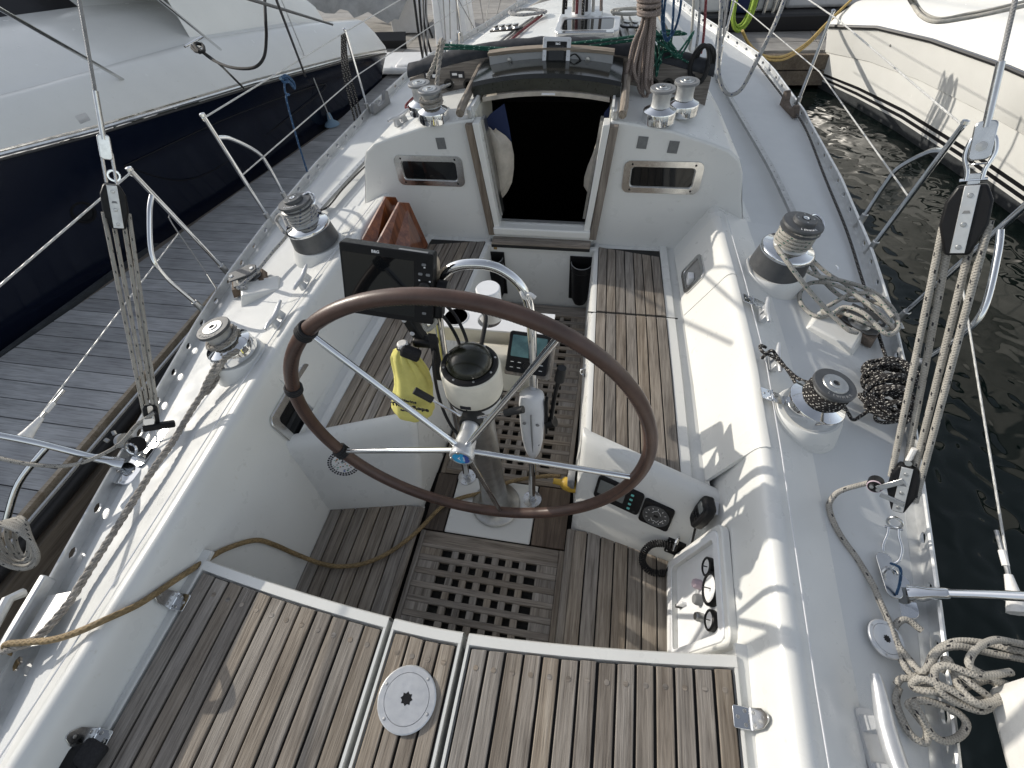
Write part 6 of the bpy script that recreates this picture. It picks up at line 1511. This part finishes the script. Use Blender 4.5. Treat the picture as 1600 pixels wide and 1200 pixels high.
# white rope standing up over the port halyard winches
P=[(-.565,2.62,.64)]+[at(px,py,'y',y) for px,py,y in((683,128,2.68),(686,100,2.75),(690,75,2.8),(692,64,2.82),(688,66,2.86),(682,90,2.9),(674,110,2.9),(668,122,2.88))]
tag(strands(spl(P,8),.0115,'rope_three_strand','halyard_tail'),'white three strand rope standing up from the port roof winch','rope')
rope('halyard_tail','rope_green','green rope led with the white one at the port roof winches','rope',[at(px,py,'y',y) for px,py,y in((690,68,2.92),(684,85,2.92),(678,105,2.92),(668,118,2.9))],.008)
hd=thing('winch_handle','winch handle of grey metal lying against the port spray coaming','winch handle')
M().tube([at(688,137,'z',.56),at(722,122,'z',.60)],.013,10).build('arm','worn_steel',hd); M().tube([at(716,126,'z',.59),at(726,120,'z',.60)],.02,10).build('grip','worn_steel',hd)
# cords hanging on the port stanchion, blue rope on the lifeline
for k in range(3):
    rope('hanging_line','rope_black','%s black cord hanging from the port stanchion'%['left','middle','right'][k],'rope',[(-1.785+.0*k,4.20-.03*k,.56),(-1.80,4.12-.05*k,.35),(-1.795,4.10-.06*k,.15),(-1.80,4.10-.08*k,-.1-.1*k)],.009,6,6,'black cords at the stanchion')
for k in range(4):
    y=5.6+.25*k; rope('black_rope','cable_black','%s black rope hanging at the navy yacht stern'%['first','second','third','fourth'][k],'rope',[(-1.75,y+.2,.70),(-1.72-.03*k,y+.1,.45),(-1.70-.05*k,y,.15),(-1.68-.04*k,y-.05,-.25+.07*k)],.014,6,6,'black ropes at the navy yacht stern')
bl=thing('lifeline_lanyard','blue lanyard tied to the port lifeline and hanging down','lanyard')
M().tube(spl([at(438,123,'x',-1.79),at(447,118,'x',-1.79),at(458,128,'x',-1.79),at(460,138,'x',-1.79),at(452,128,'x',-1.78),at(443,128,'x',-1.79),at(440,120,'x',-1.8),at(450,125,'x',-1.78)],6),.009,7).build('knot','rope_blue',bl,smooth=70)
M().tube(spl([at(444,128,'x',-1.79),at(446,145,'x',-1.79),at(452,148,'x',-1.79),at(447,152,'x',-1.79),at(455,185,'x',-1.79),at(468,230,'x',-1.79),at(480,268,'x',-1.79)],6),.0065,7).build('tail','rope_blue',bl,smooth=70)
wire('guard_wire','thin wire from the upper left to a blue foot on the grey dock',[at(440,0,'z',.55),at(516,186,'z',-.60)],.006,'wire_white','wire')
ft=thing('wire_foot','blue rope foot tying the thin wire to the grey dock','rope foot',at(519,195,'z',-.69))
M().lathe([(.09,0),(.08,.02),(.035,.05),(.02,.13),(.0,.14)],14).build('whipping','rope_blue',ft,smooth=60)
for px,l in((662,'thin dark shroud wire at the port bow, left one'),(668,'thin dark shroud wire at the port bow, right one')):
    wire('shroud','%s'%l,[at(px,112,'y',5.4),at(px-2,-40,'y',5.5)],.006,'wire_steel','wire')
# mast with its lines
ms=thing('mast','pale mast foot wrapped with lines on the cabin roof','mast',(.05,4.30,.58))
M().lathe([(.10,0),(.10,.02),(.085,.03),(.085,9)],28,(0,0,0),Matrix.Diagonal((.8,1.2,1))).build('tube','pale_plastic',ms); M().box((0,0,.02),(.3,.34,.04)).build('mast_step','aluminium',ms,bevel=.01)
random.seed(4)
for k,mt in enumerate(('rope_black','rope_plain','cable_black','rope_plain','rope_red','rope_black','cable_black','rope_plain','rope_taupe')):
    a=R(200+16*k); r=.10+.03*(k%3); q=[]
    rope('halyard',mt,'%s line coming down the front of the mast foot'%['black flecked','white','black','second white','red','second black flecked','second black','third white','taupe'][k],'rope',[Vector((.05+r*math.cos(a)*1.1,4.26+r*math.sin(a)*1.3,.66)),Vector((.05+r*math.cos(a),4.28+r*math.sin(a)*1.15,.95)),Vector((.05+r*.9*math.cos(a),4.29+r*math.sin(a),1.5)),Vector((.05+r*.8*math.cos(a),4.30+r*math.sin(a)*.9,2.6))],.011,6,6,'lines at the mast foot')
# lines led aft along the roof
for k,(x0,x1,mt,l) in enumerate(((-.28,-.62,'rope_plain','white line led aft along the port roof'),(-.25,-.56,'rope_red','red line led aft along the port roof'),(-.32,-.68,'rope_blue_fleck','blue flecked line led aft along the port roof'),(.34,.52,'rope_plain','white line led aft along the starboard roof'),(.40,.60,'rope_plain','second white line led aft along the starboard roof'),(.28,.46,'rope_black','black line led aft along the starboard roof'))):
    zt=lambda x,y: lerp([(p[0],p[1]) for p in trunk(y)],abs(x))+.012
    P=[]
    for i in range(7):
        t=i/6; y=4.4+(3.12-4.4)*t; x=x0+(x1-x0)*t; P.append((x,y,zt(x,y)))
    rope('deck_line',mt,l,'rope',P,.0075,5,6,'lines led aft on the roof')
for s,l in((-1,'row of small deck organiser sheaves on the port roof'),(1,'row of small deck organiser sheaves on the starboard roof')):
    o=thing('deck_organiser',l,'deck organiser',(s*.46,4.05,.575),None,(0,R(s*8),R(s*25)))
    M().box((0,0,.015),(.26,.06,.012)).build('plate','black_plastic',o,bevel=.004)
    for k in range(4): M().lathe([(.025,0),(.018,.012),(.025,.024)],14,(-.09+.06*k,0,.02)).build('sheave','worn_steel',o)
hr=thing('grab_rail','wooden grab rail along the starboard cabin roof','grab rail')
M().tube([(.72,3.3,.545),(.66,4.2,.535),(.60,4.9,.50)],.013,8).build('rail','teak',hr)
sr=M()
for s,l in((1,'pale sail bag rolled along the starboard foredeck'),(-1,'clear spray dodger rolled along the port foredeck')):
    o=thing('rolled_sail',l,'sail bundle')
    P=[Vector((s*x,y,z)) for x,y,z in((.95,4.9,.14),(.85,5.6,.14),(.66,6.5,.14),(.40,7.5,.15))]
    M().tube(spl(P,6),lambda t:.07*(1-.4*t)*(1+.1*math.sin(t*40)),12).build('roll','white_canvas' if s>0 else 'canvas_pale',o,smooth=70)

# shrouds with turnbuckles beside the cabin
for s_,w_ in((-1,'port'),(1,'starboard')):
    for k,(x,y,xt,yt) in enumerate(((1.18,4.75,.55,4.6),(1.22,5.0,.3,4.7),(1.20,5.25,.6,5.0))):
        b=Vector((s_*x,y,.02)); t=Vector((s_*xt,yt,6)); d=(t-b).normalized()
        o=thing('shroud','%s shroud with its steel turnbuckle on the %s side deck'%(('aft','middle','forward')[k],w_),'shroud')
        M().cyl(b+d*.28,t,.0055,8).build('wire','wire_steel',o); M().cyl(b+d*.06,b+d*.14,.008,8).build('screw','chrome',o); M().cyl(b+d*.12,b+d*.26,.013,10).build('turnbuckle','chrome',o); M().cyl(b,b+d*.07,.010,8).build('toggle','chrome',o); M().box(b,(.02,.05,.03)).build('chainplate','stainless',o)
for k,(px,mt) in enumerate(((1092,'rope_blue_fleck'),(1101,'rope_red'),(1082,'rope_plain'))):
    rope('halyard_tail',mt,'%s rope tied off along the starboard shroud'%('blue flecked','red','white')[k],'rope',[at(px+4,-40,'y',4.7),at(px+1,20,'y',4.7),at(px-2,60,'y',4.68),at(px-6,84,'y',4.66)],.010)
# coil of pale line and loose gear at the mast foot
random.seed(9)
lc_=thing('rope_coil','loose coil of pale line lying on the roof beside the mast','coiled rope',(.42,4.35,.60))
M().tube(spl([Vector((.14*math.cos(i*1.3)*(1+.2*math.sin(i)),.10*math.sin(i*1.3),.004*(i%5))) for i in range(22)],5),.009,7).build('coil','rope_plain',lc_,smooth=70)
lc_=thing('rope_coil','loose coil of grey flecked line lying on the roof to port of the mast','coiled rope',(-.36,4.4,.60))
M().tube(spl([Vector((.13*math.cos(i*1.3)*(1+.2*math.sin(i)),.10*math.sin(i*1.3),.004*(i%5))) for i in range(20)],5),.009,7).build('coil','rope_blue_fleck',lc_,smooth=70)
for k,(px0,py0,px1,py1) in enumerate(((700,0,758,75),(722,0,742,66),(745,0,760,60),(770,0,752,72),(790,0,770,48),(812,0,800,42))):
    wire('rigging_wire','%s of the thin bare wires beside the port bow pedestals'%('leftmost','second from left','third from left','third from right','second from right','rightmost')[k],[at(px1,py1,'y',6.6+.1*k),at(px0,py0-30,'y',6.4+.1*k)],.0055,'wire_white' if k%2 else 'wire_steel','wire','thin wires at the port bow')
